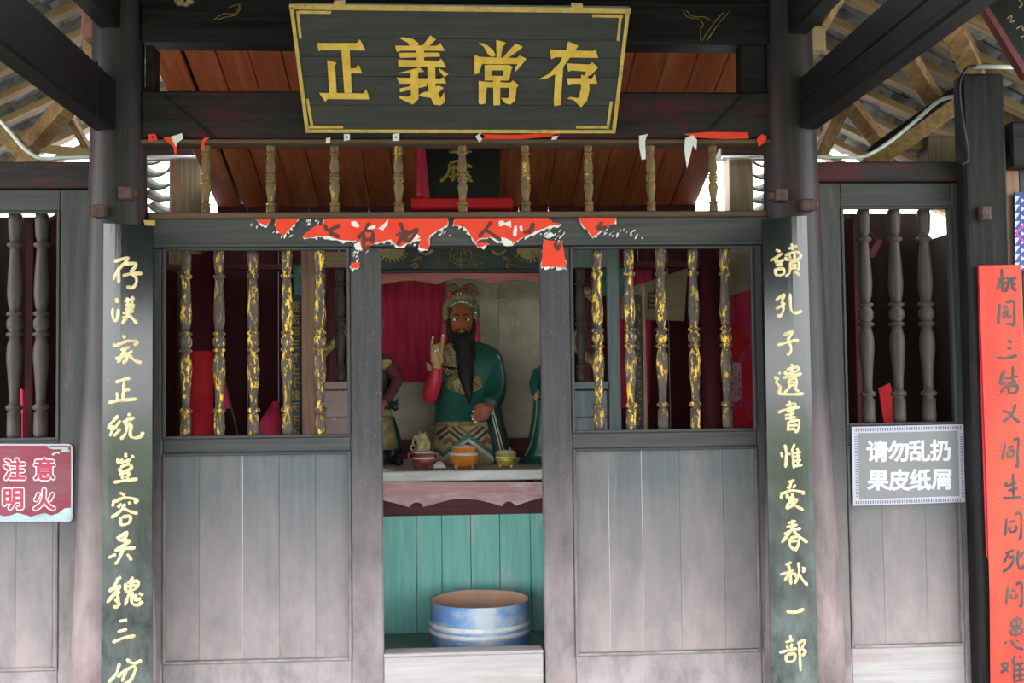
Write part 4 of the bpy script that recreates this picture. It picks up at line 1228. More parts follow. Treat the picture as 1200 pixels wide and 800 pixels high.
# scraps pinned under the worn beam
UY = -0.066
SCR = [
    ('red scrap with a dark dot pinned under the beam beside the left column', 'red_paper', [(173, 157.5), (182, 156.5), (185, 164), (175, 165.5)], None),
    ('red and white twisted scrap pinned near the left end of the beam', 'red_paper', [(191, 161), (199, 160), (207, 170), (206, 185), (203, 172)], [(200, 160), (207, 158), (213, 156), (215, 162), (208, 167), (206, 172)]),
    ('curled red scrap at the first transom spindle', 'red_paper', [(236, 165), (240, 161), (246, 161), (240, 166), (239, 178), (235, 173)], None),
    ('long thin red strip pinned under the beam right of centre', 'red_paper', [(562, 157), (600, 158), (656, 155.5), (656, 159), (610, 163), (565, 163)], None),
    ('red strip with white tails pinned under the beam at the right', 'red_paper', [(801, 157), (830, 154.5), (876, 155), (878, 162), (850, 163), (812, 161)], [(803, 162), (812, 158), (817, 164), (816, 176), (812, 170), (805, 198), (802, 175)]),
    ('red folded scrap beside the right column', 'red_paper', [(887, 162), (893, 157), (899, 160), (897, 166), (889, 172)], None),
    ('white paper tail hanging from the beam', 'white_paper', [(749, 159), (759, 157), (756, 165), (757, 186), (752, 187), (749, 172)], None),
    ('white square scrap at the left end of the long red strip', 'white_paper', [(557, 160), (563, 155), (568, 160), (562, 167)], None),
    ('white scrap with a dark dot below the plaque, left', 'white_paper', [(403, 157), (410, 157), (410, 164), (403, 165)], None),
    ('white scrap with a dark dot below the plaque, nearer its middle', 'white_paper', [(460, 157), (468, 156), (468, 165), (460, 165)], None),
    ('tiny white scrap at the third transom spindle', 'white_paper', [(382, 162), (387, 161), (387, 167), (382, 168)], None),
    ('white fold at the right end of the red strip', 'white_paper', [(648, 158), (656, 157), (652, 163), (646, 164)], None),
]
for lab, mat, poly, white in SCR:
    t = thing('paper_scrap', lab, 'paper', P(poly[0][0], poly[0][1], UY))
    MB().prism([P(u, v, UY) for (u, v) in poly], (0, 0.0015, 0)).build('paper', mat, t)
    if white:
        MB().prism([P(u, v, UY - .003) for (u, v) in white], (0, 0.0015, 0)).build('white_paper', 'white_paper', t)
    if 'dot' in lab:
        u = sum(p[0] for p in poly) / len(poly); v = sum(p[1] for p in poly) / len(poly)
        MB().prism([P(u - 1, v - 1, UY - .001), P(u + 1, v - 1, UY - .001), P(u + 1, v + 1, UY - .001), P(u - 1, v + 1, UY - .001)], (0, .0008, 0)).build('dark_dot', 'black', t)

# ------------------------------------------------------------------ things at the right edge and under the roofs
ob = thing('hanging_plaque', 'black board with red edge and gold writing hung askew at the top right corner', 'plaque', P(1180, 60, -0.5))
sheet([P(1140, -12, -0.5), P(1146, -12, -0.5), P(1207, 84, -0.5), P(1203, 92, -0.5)], 0.05).build('red_edge', 'red_frame', ob)
sheet([P(1146, -12, -0.49), P(1265, -70, -0.49), P(1310, 10, -0.49), P(1207, 84, -0.49)], 0.03).build('board', 'lacquer', ob)
gm = MB()
for st in ([(1190, -4), (1198, 4), (1194, 9)], [(1180, 22), (1186, 18), (1184, 26), (1189, 24)], [(1191, 34), (1197, 30), (1199, 36)], [(1196, 44), (1202, 42), (1200, 52)]):
    gm.stroke(st, 1.8, lambda u, v: P(u, v, -0.4915), 0.001)
gm.build('gold_writing', 'relief_gold', ob)

wb = thing('woven_print_board', 'indigo and pale blue patterned print hanging at the right edge', 'print', P(1200, 318, -0.03))
sheet([P(1189, 225, -0.03), P(1225, 224, -0.03), P(1225, 316, -0.03), P(1190, 318, -0.03)], 0.01).build('panel', 'blue_print', wb)
pm = MB(); pv = MB()
for i in range(9):
    v = 230 + i * 9.7
    pm.prism([P(1189, v, -0.0315), P(1195, v, -0.0315), P(1190, v + 8, -0.0315)], (0, .001, 0))
    pm.prism([P(1197, v + 2, -0.0315), P(1201, v + 5, -0.0315), P(1197, v + 8, -0.0315)], (0, .001, 0))
pm.build('pale_triangles', 'blue_pale', wb)
pv.stroke([(1204, 262), (1191, 273), (1204, 286)], 2.5, lambda u, v: P(u, v, -0.032), 0.0005, taper=False)
pv.build('magenta_lozenge', 'magenta', wb)

o = MB().tube(smooth3([P(-15, 128, 0.05), P(0, 141, 0.05), P(14, 157, 0.05), P(30, 175, 0.05), P(48, 185.5, 0.05), P(75, 185, 0.05), P(118, 184, 0.05)]), 0.011).build('conduit_pipe', 'conduit', smooth=True)
tag(o, 'grey conduit bending along the top of the left side screen', 'pipe')
o = MB().tube(smooth3([P(955, 184, 0.05), P(985, 184.5, 0.05), P(1013, 183, 0.05), P(1040, 168, 0.05), P(1070, 144, 0.05), P(1095, 122, 0.05), P(1108, 115, 0.05), P(1123, 113, 0.05)]), 0.011).build('conduit_pipe', 'conduit', smooth=True)
tag(o, 'grey conduit climbing the timber over the right side screen', 'pipe')
o = MB().tube([P(1142, 78, -0.14), P(1198, 78.5, -0.14)], 0.012).build('conduit_pipe', 'conduit', smooth=True)
tag(o, 'white conduit running right from the top of the outer post', 'pipe')
o = MB().tube(smooth3([P(1144, 77, -0.172), P(1133, 80, -0.172), P(1125, 94, -0.172), P(1124, 110, -0.172), P(1127, 135, -0.172), P(1132, 165, -0.172), P(1134, 186, -0.172), P(1127, 192, -0.17)]), 0.008).build('power_cable', 'cable', smooth=True)
tag(o, 'black cable looping down the outer post', 'cable')

# ------------------------------------------------------------------ shrine front
AY = 1.0
AZ = Z(543, 552, AY + 0.02)                                # altar top height
sh = thing('shrine_front', 'timber shrine front with black gold-painted header behind the doorway', 'shrine', (X(543, 500, AY), AY, FZ))
box('post', 'brown_wood', X(353, 400, AY), X(369, 400, AY), AY, AY + 0.06, FZ, Z(360, 284, AY), sh, 0.005)
box('post', 'blue_wood', X(713, 400, AY), X(727, 400, AY), AY, AY + 0.06, FZ, Z(720, 284, AY), sh, 0.005)
box('header', 'brown_wood_x', X(369, 300, AY) + .002, X(440, 300, AY), AY + 0.01, AY + 0.05, Z(400, 313, AY), Z(400, 294, AY), sh, 0.004)
box('header', 'blue_wood', X(643, 300, AY), X(713, 300, AY) - .002, AY + 0.01, AY + 0.05, Z(690, 313, AY), Z(690, 292, AY), sh, 0.004)
hd = box('gilded_header', 'shrine_black', X(438, 300, AY), X(645, 300, AY), AY - 0.02, AY + 0.05, Z(543, 316, AY), Z(543, 276, AY), sh, 0.004)
rel = lambda u, v: P(u, v, AY - 0.0225)
g = MB()
g.stroke([(540 + 13 * math.cos(a), 299 + 11 * math.sin(a)) for a in [i * math.pi / 8 for i in range(17)]], 1.3, rel, 0.004, taper=False)
g.stroke([(540 + 9 * math.cos(a), 299 + 8 * math.sin(a)) for a in [i * math.pi / 8 for i in range(17)]], 0.9, rel, 0.004, taper=False)
for st in ([(540, 293), (540, 306)], [(535, 297), (545, 297)], [(534, 303), (546, 303)], [(536, 306), (544, 306)], [(537, 293), (533, 300)], [(543, 293), (547, 300)], [(540, 308), (540, 316)],
           [(526, 303), (512, 309)], [(527, 306), (518, 312)], [(554, 303), (568, 309)], [(553, 306), (560, 312)], [(529, 297), (519, 297)], [(552, 297), (572, 302)]):
    g.stroke(st, 1.1, rel, 0.004, taper=False)
g.build('sun_emblem', 'relief_gold', hd)
for cx in (460, 620):
    f = MB()
    q = rel(cx, 294)
    f.ball(q, 0.075, 0.012, 0.05, 14, 8)
    for k in range(9):
        a = math.radians(15 + k * 17)
        f.stroke([(cx + 14 * math.cos(a), 294 + 9 * math.sin(a)), (cx + 19 * math.cos(a), 294 + 14 * math.sin(a))], 3, rel, 0.004)
    f.build('flower_relief', 'relief_gold', hd)
for cx, d in ((487, 1), (596, -1)):
    f = MB()
    for st in ([(cx - 8 * d, 312), (cx - 2 * d, 309), (cx + 3 * d, 304), (cx + 8 * d, 306)], [(cx - 4 * d, 306), (cx + 2 * d, 302), (cx + 7 * d, 301)], [(cx, 308), (cx + 3 * d, 312), (cx - 2 * d, 314)]):
        f.stroke(st, 2.2, rel, 0.005)
    f.stroke([(cx + 3 * d, 293), (cx + 12 * d, 298), (cx + 20 * d, 293)], 4, rel, 0.005)
    f.build('scroll_relief', 'relief_gold', hd)
box('cornice', 'frame_x', X(446, 318, AY), X(640, 318, AY), AY - 0.04, AY + 0.03, Z(543, 320, AY), Z(543, 316.5, AY), sh, 0.003)
lo = [(447, 320), (640, 320)]
sc_edge = []
for i in range(41):
    f = i / 40
    u = 640 - 193 * f
    k = abs(math.sin(f * math.pi * 3.0))
    sc_edge.append((u, 331.0 + 4.5 * (0.5 - k) - (2 if 0.35 < f < 0.65 else 0)))
MB().prism([P(u, v, AY - 0.01) for (u, v) in lo + sc_edge], (0, 0.02, 0)).build('scalloped_valance', 'pink_trim', sh)
MB().stroke([(u, v - .6) for (u, v) in sc_edge], 1.4, lambda u, v: P(u, v, AY - .012), 0.004, taper=False).build('valance_edge', 'relief_gold', sh)
for (u0, u1, mat, um) in ((369, 446, 'pinkgrey', 395), (640, 713, 'blue_wood', 690)):
    zl = Z(um, 447, AY)
    box('ledge', mat, X(u0, 450, AY) + .002, X(u1, 450, AY) - .002, AY - 0.03, AY + 0.08, Z(um, 456, AY), zl, sh, 0.004)
    nb = 4
    for i in range(nb):
        za = Z(um, 457 + (585 - 457) * (i + 1) / nb, AY); zb = Z(um, 457 + (585 - 457) * i / nb, AY)
        box('panel', mat, X(u0, 500, AY) + .003, X(u1, 500, AY) - .003, AY + random.uniform(0, .01), AY + 0.05, za + .002, zb - .002, sh, 0.005)
    box('panel', mat, X(u0, 500, AY) + .003, X(u1, 500, AY) - .003, AY, AY + 0.05, FZ, Z(um, 586, AY), sh, 0.005)
    us = 398 if um < 500 else 681
    spindle(sh, 'spindle_grey', X(us, 380, AY), AY + .02, zl + 0.001, Z(um, 314, AY), 0.034)
    spindle(sh, 'spindle_grey', X(us + (26 if um < 500 else -26), 380, AY), AY + .02, zl + 0.001, Z(um, 314, AY), 0.034)

# altar table
AX0, AX1 = X(447, 552, AY + .1) - 0.03, X(640, 552, AY + .1) + 0.03
al = thing('altar_table', 'altar with ash-white top, pink cusped apron and turquoise boarded front', 'altar', ((AX0 + AX1) / 2, 1.6, FZ))
box('top', 'altar_top', AX0, AX1, AY + 0.07, 2.48, Z(543, 563, AY + .07), AZ, al, 0.008)
ap = [(440, 564.5), (646, 564.5), (646, 580), (634, 583), (620, 587), (604, 592.5), (602, 590), (598.5, 587.5), (594, 587.5), (590.5, 590), (588, 593), (575, 589), (560, 585.5), (543, 584), (527, 585.5), (510, 590), (496, 594),
      (494, 590.5), (490, 588.5), (485.5, 588.5), (482, 591), (480, 594.5), (465, 590), (448, 585.5), (440, 584)]
MB().prism([P(u, v, AY + 0.09) for (u, v) in ap], (0, 0.025, 0)).build('apron', 'pink_apron', al)
box('recess_board', 'maroon', AX0, AX1, AY + 0.19, AY + 0.21, Z(543, 603, AY + .2), Z(543, 566, AY + .2), al, 0.002)
tb = [437, 488, 518, 552, 586, 622, 652]
for i in range(6):
    box('front_board', 'teal_board', max(AX0, X(tb[i], 660, 1.2)) + .0015, min(AX1, X(tb[i + 1], 660, 1.2)) - .0015, 1.2 + random.uniform(0, .004), 1.23, FZ + .001, Z(543, 599, 1.2), al, 0.003)
for xx in (AX0 + .02, AX1 - .07):
    box('leg', 'maroon', xx, xx + .05, 2.3, 2.35, FZ, Z(543, 563, AY + .07), al, 0.004)
box('back_step', 'maroon', AX0 + .005, AX1 - .005, 2.28, 2.46, AZ + .001, Z(543, 515, 2.28), al, 0.005)

# painted backdrop behind the statue and its red curtain
bd = thing('shrine_backdrop', 'stained grey green painted backdrop behind the seated statue', 'backdrop', (X(543, 500, 2.5), 2.52, AZ))
for i in range(3):
    a, b = X(425 + 80 * i, 420, 2.5), X(505 + 80 * i, 420, 2.5)
    box('board', 'backdrop', a + .001, b - .001, 2.5, 2.53, AZ - .2, Z(543, 290, 2.5), bd, 0.002)
wr = MB()
for st in ([(567, 343), (572, 340), (570, 350), (566, 353)], [(580, 353), (590, 350), (597, 348), (596, 344)], [(596, 348), (597, 354)], [(578, 374), (588, 372), (592, 377)], [(592, 380), (600, 372), (601, 382)]):
    wr.stroke(st, 1.0, lambda u, v: P(u, v, 2.498), 0.001)
wr.build('chalk_scrawl', 'ash', bd)


def cloth(name, label, mat, corners, Y, amp=0.012, waves=5, cat='cloth', nu=24, nv=6):
    (a, b, c, d) = corners                                  # top left, top right, bottom right, bottom left
    vs, fs = [], []
    for s in (0, 1):
        for j in range(nv + 1):
            for i in range(nu + 1):
                fu, fv = i / nu, j / nv
                u = (a[0] * (1 - fu) + b[0] * fu) * (1 - fv) + (d[0] * (1 - fu) + c[0] * fu) * fv
                v = (a[1] * (1 - fu) + b[1] * fu) * (1 - fv) + (d[1] * (1 - fu) + c[1] * fu) * fv
                q = P(u, v, Y)
                q.y += amp * math.sin(fu * waves * 2 * math.pi + fv * 1.1) * (0.4 + fv) + 0.003 * s
                vs.append(q)
    N = (nu + 1) * (nv + 1)
    for j in range(nv):
        for i in range(nu):
            k = j * (nu + 1) + i
            fs.append((k, k + 1, k + nu + 2, k + nu + 1))
            fs.append((N + k + nu + 1, N + k + nu + 2, N + k + 1, N + k))
    o = MB().add(vs, fs).build(name, mat, smooth=True)
    return tag(o, label, cat)


cloth('curtain', 'crimson curtain hanging behind the raised hand of the statue', 'crimson_cloth', ((425, 326), (523, 330), (520, 449), (425, 446)), 2.44, 0.012, 3, 'curtain')

# ------------------------------------------------------------------ seated statue
TYY = 1.85
st = thing('seated_statue', 'seated bearded temple statue in glossy green robe with raised hand', 'statue', (X(548, 545, TYY), TYY, AZ))
RINGS = [(546, 548, 50, .36), (538, 548, 50, .37), (525, 548, 47, .37), (510, 547.5, 43.5, .36), (500, 547, 41, .35), (492, 547, 39.5, .33), (482, 547, 38.5, .29), (470, 548, 38, .235),
         (458, 550, 38, .19), (445, 552, 38.5, .165), (432, 553.5, 39, .155), (420, 553.5, 38, .145), (410, 552.5, 33, .13), (404, 550, 25, .11), (399, 546, 13, .085), (392, 543, 8, .06)]


def ring_at(v):
    for i in range(len(RINGS) - 1):
        a, b = RINGS[i], RINGS[i + 1]
        if b[0] <= v <= a[0]:
            t = (a[0] - v) / (a[0] - b[0])
            return tuple(a[k] + (b[k] - a[k]) * t for k in (1, 2, 3))
    return RINGS[0][1:] if v > RINGS[0][0] else RINGS[-1][1:]


EXP = 2.6


def body_ring(v, grow=0.0):
    c, hw, dp = ring_at(v)
    pts = []
    for k in range(36):
        a = 2 * math.pi * k / 36
        cx, sy = math.cos(a), math.sin(a)
        x = math.copysign(abs(cx) ** (2 / EXP), cx)
        y = math.copysign(abs(sy) ** (2 / EXP), sy)
        q = P(c, v, TYY - 0.85 * dp)
        q.z = max(q.z, AZ + .002)
        pts.append(Vector((q.x + x * (hw * 0.00565 + grow), TYY + y * (dp + grow) * (1 if y < 0 else 0.75), q.z)))
    return pts


def on_body(u, v, lift=0.004):
    c, hw, dp = ring_at(v)
    f = min(0.97, abs(u - c) / hw)
    y = (1 - f ** EXP) ** (1 / EXP)
    yy = TYY - (dp * y + lift)
    q = P(u, v, yy)
    q.z = max(q.z, AZ + .003)
    return q


vsr = lambda vals: [body_ring(v) for v in vals]
MB().loft(vsr([499, 492, 482, 470, 458, 445, 432, 420, 410, 404, 399, 392])).build('robe', 'robe', st, smooth=True)
MB().loft(vsr([546, 538, 525, 510, 505, 499])).build('skirt', 'skirt_tan', st, smooth=True)
# pattern on the skirt
for pts, w, mat in (
        ([(502, 522), (519, 532), (549, 510), (580, 533), (593, 526)], 5, 'pat_teal'),
        ([(501, 527), (519, 538), (549, 515), (580, 539), (595, 532)], 4, 'pat_white'),
        ([(505, 524), (509, 516)], 4, 'pat_dark'),
        ([(511, 509), (518, 504), (524, 500)], 3.4, 'pat_dark'), ([(514, 515), (527, 505), (539, 515)], 3.0, 'pat_dark'),
        ([(520, 520), (526.5, 514), (533, 520)], 5, 'pat_brown'), ([(530, 500), (536, 506), (543, 511)], 3.0, 'pat_dark'),
        ([(537, 500), (548.5, 508), (560, 500)], 3.2, 'pat_brown'),
        ([(585, 510), (579, 505), (573, 500)], 3.4, 'pat_dark'), ([(583, 515), (571, 505), (559, 515)], 3.0, 'pat_dark'),
        ([(577, 520), (571, 514), (565, 520)], 5, 'pat_brown'), ([(567, 500), (560, 506), (554, 511)], 3.0, 'pat_dark'), ([(590, 524), (586, 516)], 4, 'pat_dark'),
        ([(540, 527), (548, 518), (556, 527)], 3, 'pat_brown')):
    dens = [(a[0] + (b[0] - a[0]) * k / 6, a[1] + (b[1] - a[1]) * k / 6) for a, b in zip(pts, pts[1:]) for k in range(6)] + [pts[-1]]
    MB().stroke(dens, w, lambda u, v: on_body(u, v, 0.006), 0.003, taper=False, straight=True).build('brocade_band', mat, st)
bl = MB().stroke([(511, 497), (530, 496.5), (547, 496.5), (565, 496.5), (584, 497)], 5.5, lambda u, v: on_body(u, v, 0.005), 0.005, taper=False)
for k in range(12):
    u = 515 + k * 6
    ccc = on_body(u, 496.5, 0.012)
    bl.ball(ccc, 0.014, 0.008, 0.013, 8, 6)
bl.build('gold_belt', 'relief_gold', st, smooth=True)

# embossed armour over the chest
for (cu, cv, hu, hv, dep, mat) in ((536, 421, 20, 22, 0.115, 'armor'), (545, 450, 24, 16, 0.125, 'armor')):
    q = on_body(cu, cv, -0.07)
    MB().ball(q, hu * .00578, dep, hv * .00578, 20, 14).build('chest_armour', mat, st, smooth=True)
sc_ = MB()
for r_ in range(8):
    for k in range(8):
        sc_.ball(on_body(520.5 + 4.2 * k + 2.1 * (r_ % 2), 405 + 4.4 * r_, 0.040), .012, .008, .012, 7, 5)
sc_.build('armour_scales', 'armor', st, smooth=True)
for v_ in (416, 430):
    MB().stroke([(519, v_), (535, v_ + 1.5), (553, v_)], 3.0, lambda u, v: on_body(u, v, 0.048), 0.004, taper=False).build('dark_band', 'black', st)
cb = MB()
for i in range(34):
    u, v = 522 + random.uniform(0, 20), 405 + random.uniform(0, 34)
    cb.ball(on_body(u, v, 0.052), .0032, .0032, .0032, 6, 4)
cb.build('studs', 'white', st)
fw = MB()
for k in range(22):
    a = k * 2.4
    r = 1.1 * math.sqrt(k)
    fw.ball(on_body(543 + r * 3.2 * math.cos(a), 450 + r * 2.2 * math.sin(a), 0.045), .016, .01, .013, 7, 5)
fw.build('belly_medallion', 'relief_gold', st, smooth=True)


def Q(u, v, dy):
    return P(u, v, TYY + dy)


# left arm: robe sleeve, forearm across the lap, hanging drape
MB().tube(smooth3([Q(568, 414, -.02), Q(576, 428, -.04), Q(580, 448, -.10), Q(579, 466, -.20), Q(573, 475, -.32)]),
          [(.070 + .022 * math.sin(i / 20 * 3.0)) * (1 - .3 * i / 20) for i in range(21)], 14).build('left_sleeve', 'robe', st, smooth=True)
MB().loft([[Q(588, 541, -.26) + Vector((.085 * math.cos(a), .09 * math.sin(a), 0)) for a in [i * math.pi / 6 for i in range(12)]],
           [Q(585, 520, -.28) + Vector((.068 * math.cos(a), .075 * math.sin(a), 0)) for a in [i * math.pi / 6 for i in range(12)]],
           [Q(581, 495, -.29) + Vector((.055 * math.cos(a), .06 * math.sin(a), 0)) for a in [i * math.pi / 6 for i in range(12)]],
           [Q(579, 474, -.28) + Vector((.045 * math.cos(a), .05 * math.sin(a), 0)) for a in [i * math.pi / 6 for i in range(12)]]]).build('sleeve_drape', 'robe_dark', st, smooth=True)
dl = MB()
for (a, b, c) in (((574, 476), (580, 500), (590, 540)), ((577, 475), (583, 500), (594, 541)), ((571, 474), (576, 478), (578, 486))):
    dl.tube(smooth3([Q(a[0], a[1], -.38), Q(b[0], b[1], -.385), Q(c[0], c[1], -.37)]), 0.004, 6)
dl.build('sleeve_trim', 'backdrop', st, smooth=True)


def hand(name, mat, chains, parent, vox=0.005):
    m = MB()
    for pts, rad in chains:
        pp = smooth3(pts, 4)
        n = len(pp)
        rr = [rad[0] + (rad[1] - rad[0]) * i / (n - 1) for i in range(n)]
        m.tube(pp, rr, 8)
        m.ball(pp[-1], rad[1], rad[1], rad[1], 8, 6)
    return m.build(name, mat, parent, smooth=True, remesh=vox)


# lowered hand on the thigh, four curled fingers and a thumb
hl = hand('lowered_hand', 'hand_red', [
    ([Q(575, 475, -.36), Q(569, 481, -.40)], (.034, .040)), ([Q(569, 477, -.40), Q(564, 483, -.42)], (.034, .032)), ([Q(571, 486, -.40), Q(565, 488, -.42)], (.03, .03)),
    ([Q(566, 478, -.42), Q(559, 480, -.45), Q(555, 482, -.43)], (.015, .011)), ([Q(565, 482, -.43), Q(558, 485, -.46), Q(554, 487, -.435)], (.015, .011)),
    ([Q(565, 486, -.43), Q(558, 489, -.455), Q(555, 491, -.43)], (.014, .010)), ([Q(567, 490, -.42), Q(561, 492, -.445), Q(558, 494, -.425)], (.013, .009)),
    ([Q(569, 475, -.40), Q(562, 474.5, -.43), Q(557, 477, -.43)], (.016, .012))], st)
for (u, v, d) in ((554.5, 482, -.447), (553.5, 487, -.452), (554.5, 491, -.445), (557.5, 494, -.44)):
    q = Q(u, v, d)
    MB().ball(q, .008, .006, .007, 8, 6).build('nail', 'white', hl, smooth=True)
# raised arm: rose sleeve and hand with two fingers up
MB().tube(smooth3([Q(522, 414, -.02), Q(513, 432, -.06), Q(505, 455, -.14), Q(504, 464, -.20), Q(507, 456, -.26), Q(510, 444, -.28), Q(512, 431, -.29)], 4),
          [.052 - .014 * abs(i - 10) / 24 - (.006 if i > 20 else 0) for i in range(25)], 14).build('right_sleeve', 'sleeve', st, smooth=True)
MB().add([Q(499, 424, -.30), Q(504, 426, -.33), Q(507, 434, -.33), Q(501, 434, -.30), Q(499, 424, -.29), Q(504, 426, -.32), Q(507, 434, -.32), Q(501, 434, -.29)],
         [(0, 1, 2, 3), (7, 6, 5, 4), (0, 4, 5, 1), (1, 5, 6, 2), (2, 6, 7, 3), (3, 7, 4, 0)]).build('cuff', 'hand_gold', st)
hr = hand('raised_hand', 'hand_gold', [
    ([Q(512, 434, -.29), Q(512, 424, -.30)], (.031, .030)), ([Q(510, 424, -.30), Q(508, 409, -.30)], (.030, .023)), ([Q(514, 424, -.30), Q(516, 409, -.30)], (.028, .023)), ([Q(512, 426, -.295), Q(512, 410, -.295)], (.03, .026)),
    ([Q(507.5, 411, -.30), Q(506, 403, -.305), Q(507, 396, -.305)], (.014, .010)), ([Q(516.5, 410, -.30), Q(518, 401, -.305), Q(519, 394, -.305)], (.016, .011)),
    ([Q(513.5, 407, -.30), Q(514, 404, -.335), Q(513.3, 410, -.345)], (.015, .013)), ([Q(510.3, 408, -.30), Q(510, 405, -.335), Q(510.3, 411, -.345)], (.014, .012)),
    ([Q(517, 424, -.31), Q(516.5, 417, -.345), Q(513, 413, -.355)], (.016, .012))], st)
for (u, v, d) in ((507.2, 395, -.312), (519.2, 393, -.312), (513.2, 410.5, -.358), (510.2, 411.2, -.357)):
    MB().ball(Q(u, v, d), .0065, .006, .010, 8, 6).build('nail', 'white', hr, smooth=True)

# head
HC = Q(540.5, 378, -.05)
HW, HH, HD = 15.5 * .00578, 25 * .00578, 0.115


def head_pt(a, t):
    """a: angle around, 0 = facing the viewer; t: 0 top .. pi chin"""
    x, y, z = HW * math.sin(t) * math.sin(a), -HD * math.sin(t) * math.cos(a), HH * math.cos(t)
    nx, nz = x / HW, z / HH
    if y < 0:
        gs = lambda cx, cz, sx, sz: math.exp(-((nx - cx) / sx) ** 2 - ((nz - cz) / sz) ** 2)
        y -= 0.034 * gs(0, -0.12, .13, .14) + 0.020 * gs(0, 0.08, .11, .2)                       # nose
        y -= 0.012 * (gs(-.4, 0.27, .26, .07) + gs(.4, 0.27, .26, .07))                           # brow
        y += 0.016 * (gs(-.38, 0.10, .2, .09) + gs(.38, 0.10, .2, .09))                           # eye sockets
        y -= 0.012 * (gs(-.5, -0.15, .25, .16) + gs(.5, -0.15, .25, .16))                         # cheeks
        y -= 0.014 * gs(0, -0.42, .3, .07) + 0.016 * gs(0, -0.75, .35, .2)                        # lips, chin
    if nz < -0.2:
        x *= 1 - 0.22 * (-nz - 0.2)
    return HC + Vector((x, y, z))


vs, fs = [], []
NA, NT = 40, 30
for j in range(NT + 1):
    t = 0.02 + (math.pi - 0.04) * j / NT
    for i in range(NA):
        vs.append(head_pt(2 * math.pi * i / NA, t))
for j in range(NT):
    for i in range(NA):
        i2 = (i + 1) % NA
        fs.append((j * NA + i, (j + 1) * NA + i, (j + 1) * NA + i2, j * NA + i2))
hdm = MB().add(vs, fs).build('head', 'face', st, smooth=True)


def hp(nx, nz, lift=0.0):
    t = math.acos(max(-1, min(1, nz)))
    a = math.asin(max(-1, min(1, nx / max(.05, math.sin(t)))))
    q = head_pt(a, t)
    q.y -= lift
    return q


for s in (-1, 1):
    MB().ball(hp(.38 * s, .10, -.002), .021, .012, .0115, 12, 8).build('eye', 'white', hdm, smooth=True)
    MB().ball(hp(.36 * s, .10, .0065), .0078, .006, .0085, 10, 6).build('pupil', 'black', hdm, smooth=True)
    MB().tube([hp(.14 * s, .27, .003), hp(.35 * s, .32, .003), hp(.62 * s, .31, .003)], [.004, .006, .003], 6).build('eyebrow', 'hair', hdm, smooth=True)
    MB().ball(HC + Vector((s * HW * 1.0, .01, .01)), .012, .022, .035, 8, 8).build('ear', 'face', hdm, smooth=True)
    MB().tube(smooth3([hp(.05 * s, -.33, .004), hp(.3 * s, -.38, .008), hp(.42 * s, -.6, .012), hp(.4 * s, -.85, .02)]), [.0045 + .005 * min(1, i / 10) for i in range(16)], 8).build('moustache', 'hair', st, smooth=True)
    MB().tube(smooth3([HC + Vector((s * HW * .95, -.05, .02)), HC + Vector((s * HW * .9, -.065, -.06)), HC + Vector((s * HW * .6, -.085, -.13))]), [.012 + .012 * i / 10 for i in range(11)], 8).build('sideburn', 'hair', st, smooth=True)
MB().tube([hp(-.2, -.49, .006), hp(0, -.48, .012), hp(.2, -.49, .006)], [.005, .010, .005], 8).build('lips', 'lips', hdm, smooth=True)
# beard
bd_r = []
for (v, c, hw, dp, dy) in ((390, 540, 13, .06, -.11), (396, 541, 11.8, .06, -.13), (403, 542.5, 10, .055, -.15), (412, 543.5, 9.2, .05, -.17), (425, 544.5, 8.8, .045, -.20), (440, 546, 8, .04, -.22), (454, 548, 5.5, .03, -.24), (464, 549.5, 3.2, .02, -.25), (473, 551, .8, .006, -.26)):
    q = Q(c, v, dy)
    bd_r.append([q + Vector((hw * .00578 * (1 + .09 * math.cos(k * math.pi)) * math.cos(2 * math.pi * k / 24), dp * math.sin(2 * math.pi * k / 24), 0)) for k in range(24)])
MB().loft(bd_r[::-1]).build('beard', 'hair', st, smooth=True)
hl_ = MB()
for (pts) in (((553, 402, -.17), (554.5, 425, -.21), (553, 445, -.24)), ((530, 404, -.17), (541, 425, -.25), (550, 447, -.28), (552, 465, -.28)), ((556, 404, -.15), (557, 422, -.19))):
    hl_.tube(smooth3([Q(*p) for p in pts]), 0.006, 6)
hl_.build('beard_locks', 'hair', st, smooth=True)
# hat: rounded cap with side flaps, pompon knots and beads
cap = []
for (v, c, hw, dp, dy) in ((364, 540, 18.5, .125, -.035), (358, 540, 18.8, .128, -.04), (352, 540.5, 17.5, .125, -.04), (346, 541, 14.5, .105, -.04), (341, 541.5, 10, .075, -.035), (337.5, 542, 4, .03, -.03)):
    q = Q(c, v, dy)
    cap.append([q + Vector((hw * .00578 * math.cos(2 * math.pi * k / 24), dp * math.sin(2 * math.pi * k / 24) + (0.035 if (v > 355 and math.sin(2 * math.pi * k / 24) < -.5) else 0), (0.03 * max(0, -math.sin(2 * math.pi * k / 24)) if v > 355 else 0))) for k in range(24)])
hat = MB().loft(cap).build('hat', 'hat', st, smooth=True)
for s in (-1, 1):
    MB().ball(Q(540 + s * 17.5, 366, -.05), .026, .05, .075, 12, 8).build('hat_flap', 'hat', hat, smooth=True)
    MB().loft([[Q(540 + s * w, v, -.03) + Vector((.03 * math.cos(a), .03 * math.sin(a), 0)) for a in [i * math.pi / 5 for i in range(10)]] for (v, w) in ((404, 17.5), (396, 18.5), (384, 18), (372, 16))]).build('neck_cloth', 'sleeve', st, smooth=True)
    MB().tube(smooth3([Q(541 + s * 3, 340, -.05), Q(541 + s * 9, 335, -.05), Q(541 + s * 15, 338, -.05), Q(541 + s * 18, 346, -.05)]), [.012 + .006 * math.sin(i / 15 * 3.1) for i in range(16)], 8).build('hat_scroll', 'hat', hat, smooth=True)
    MB().ball(Q(541 + s * 14, 344, -.09), .020, .02, .020, 10, 8).build('pompon', 'sleeve', hat, smooth=True)
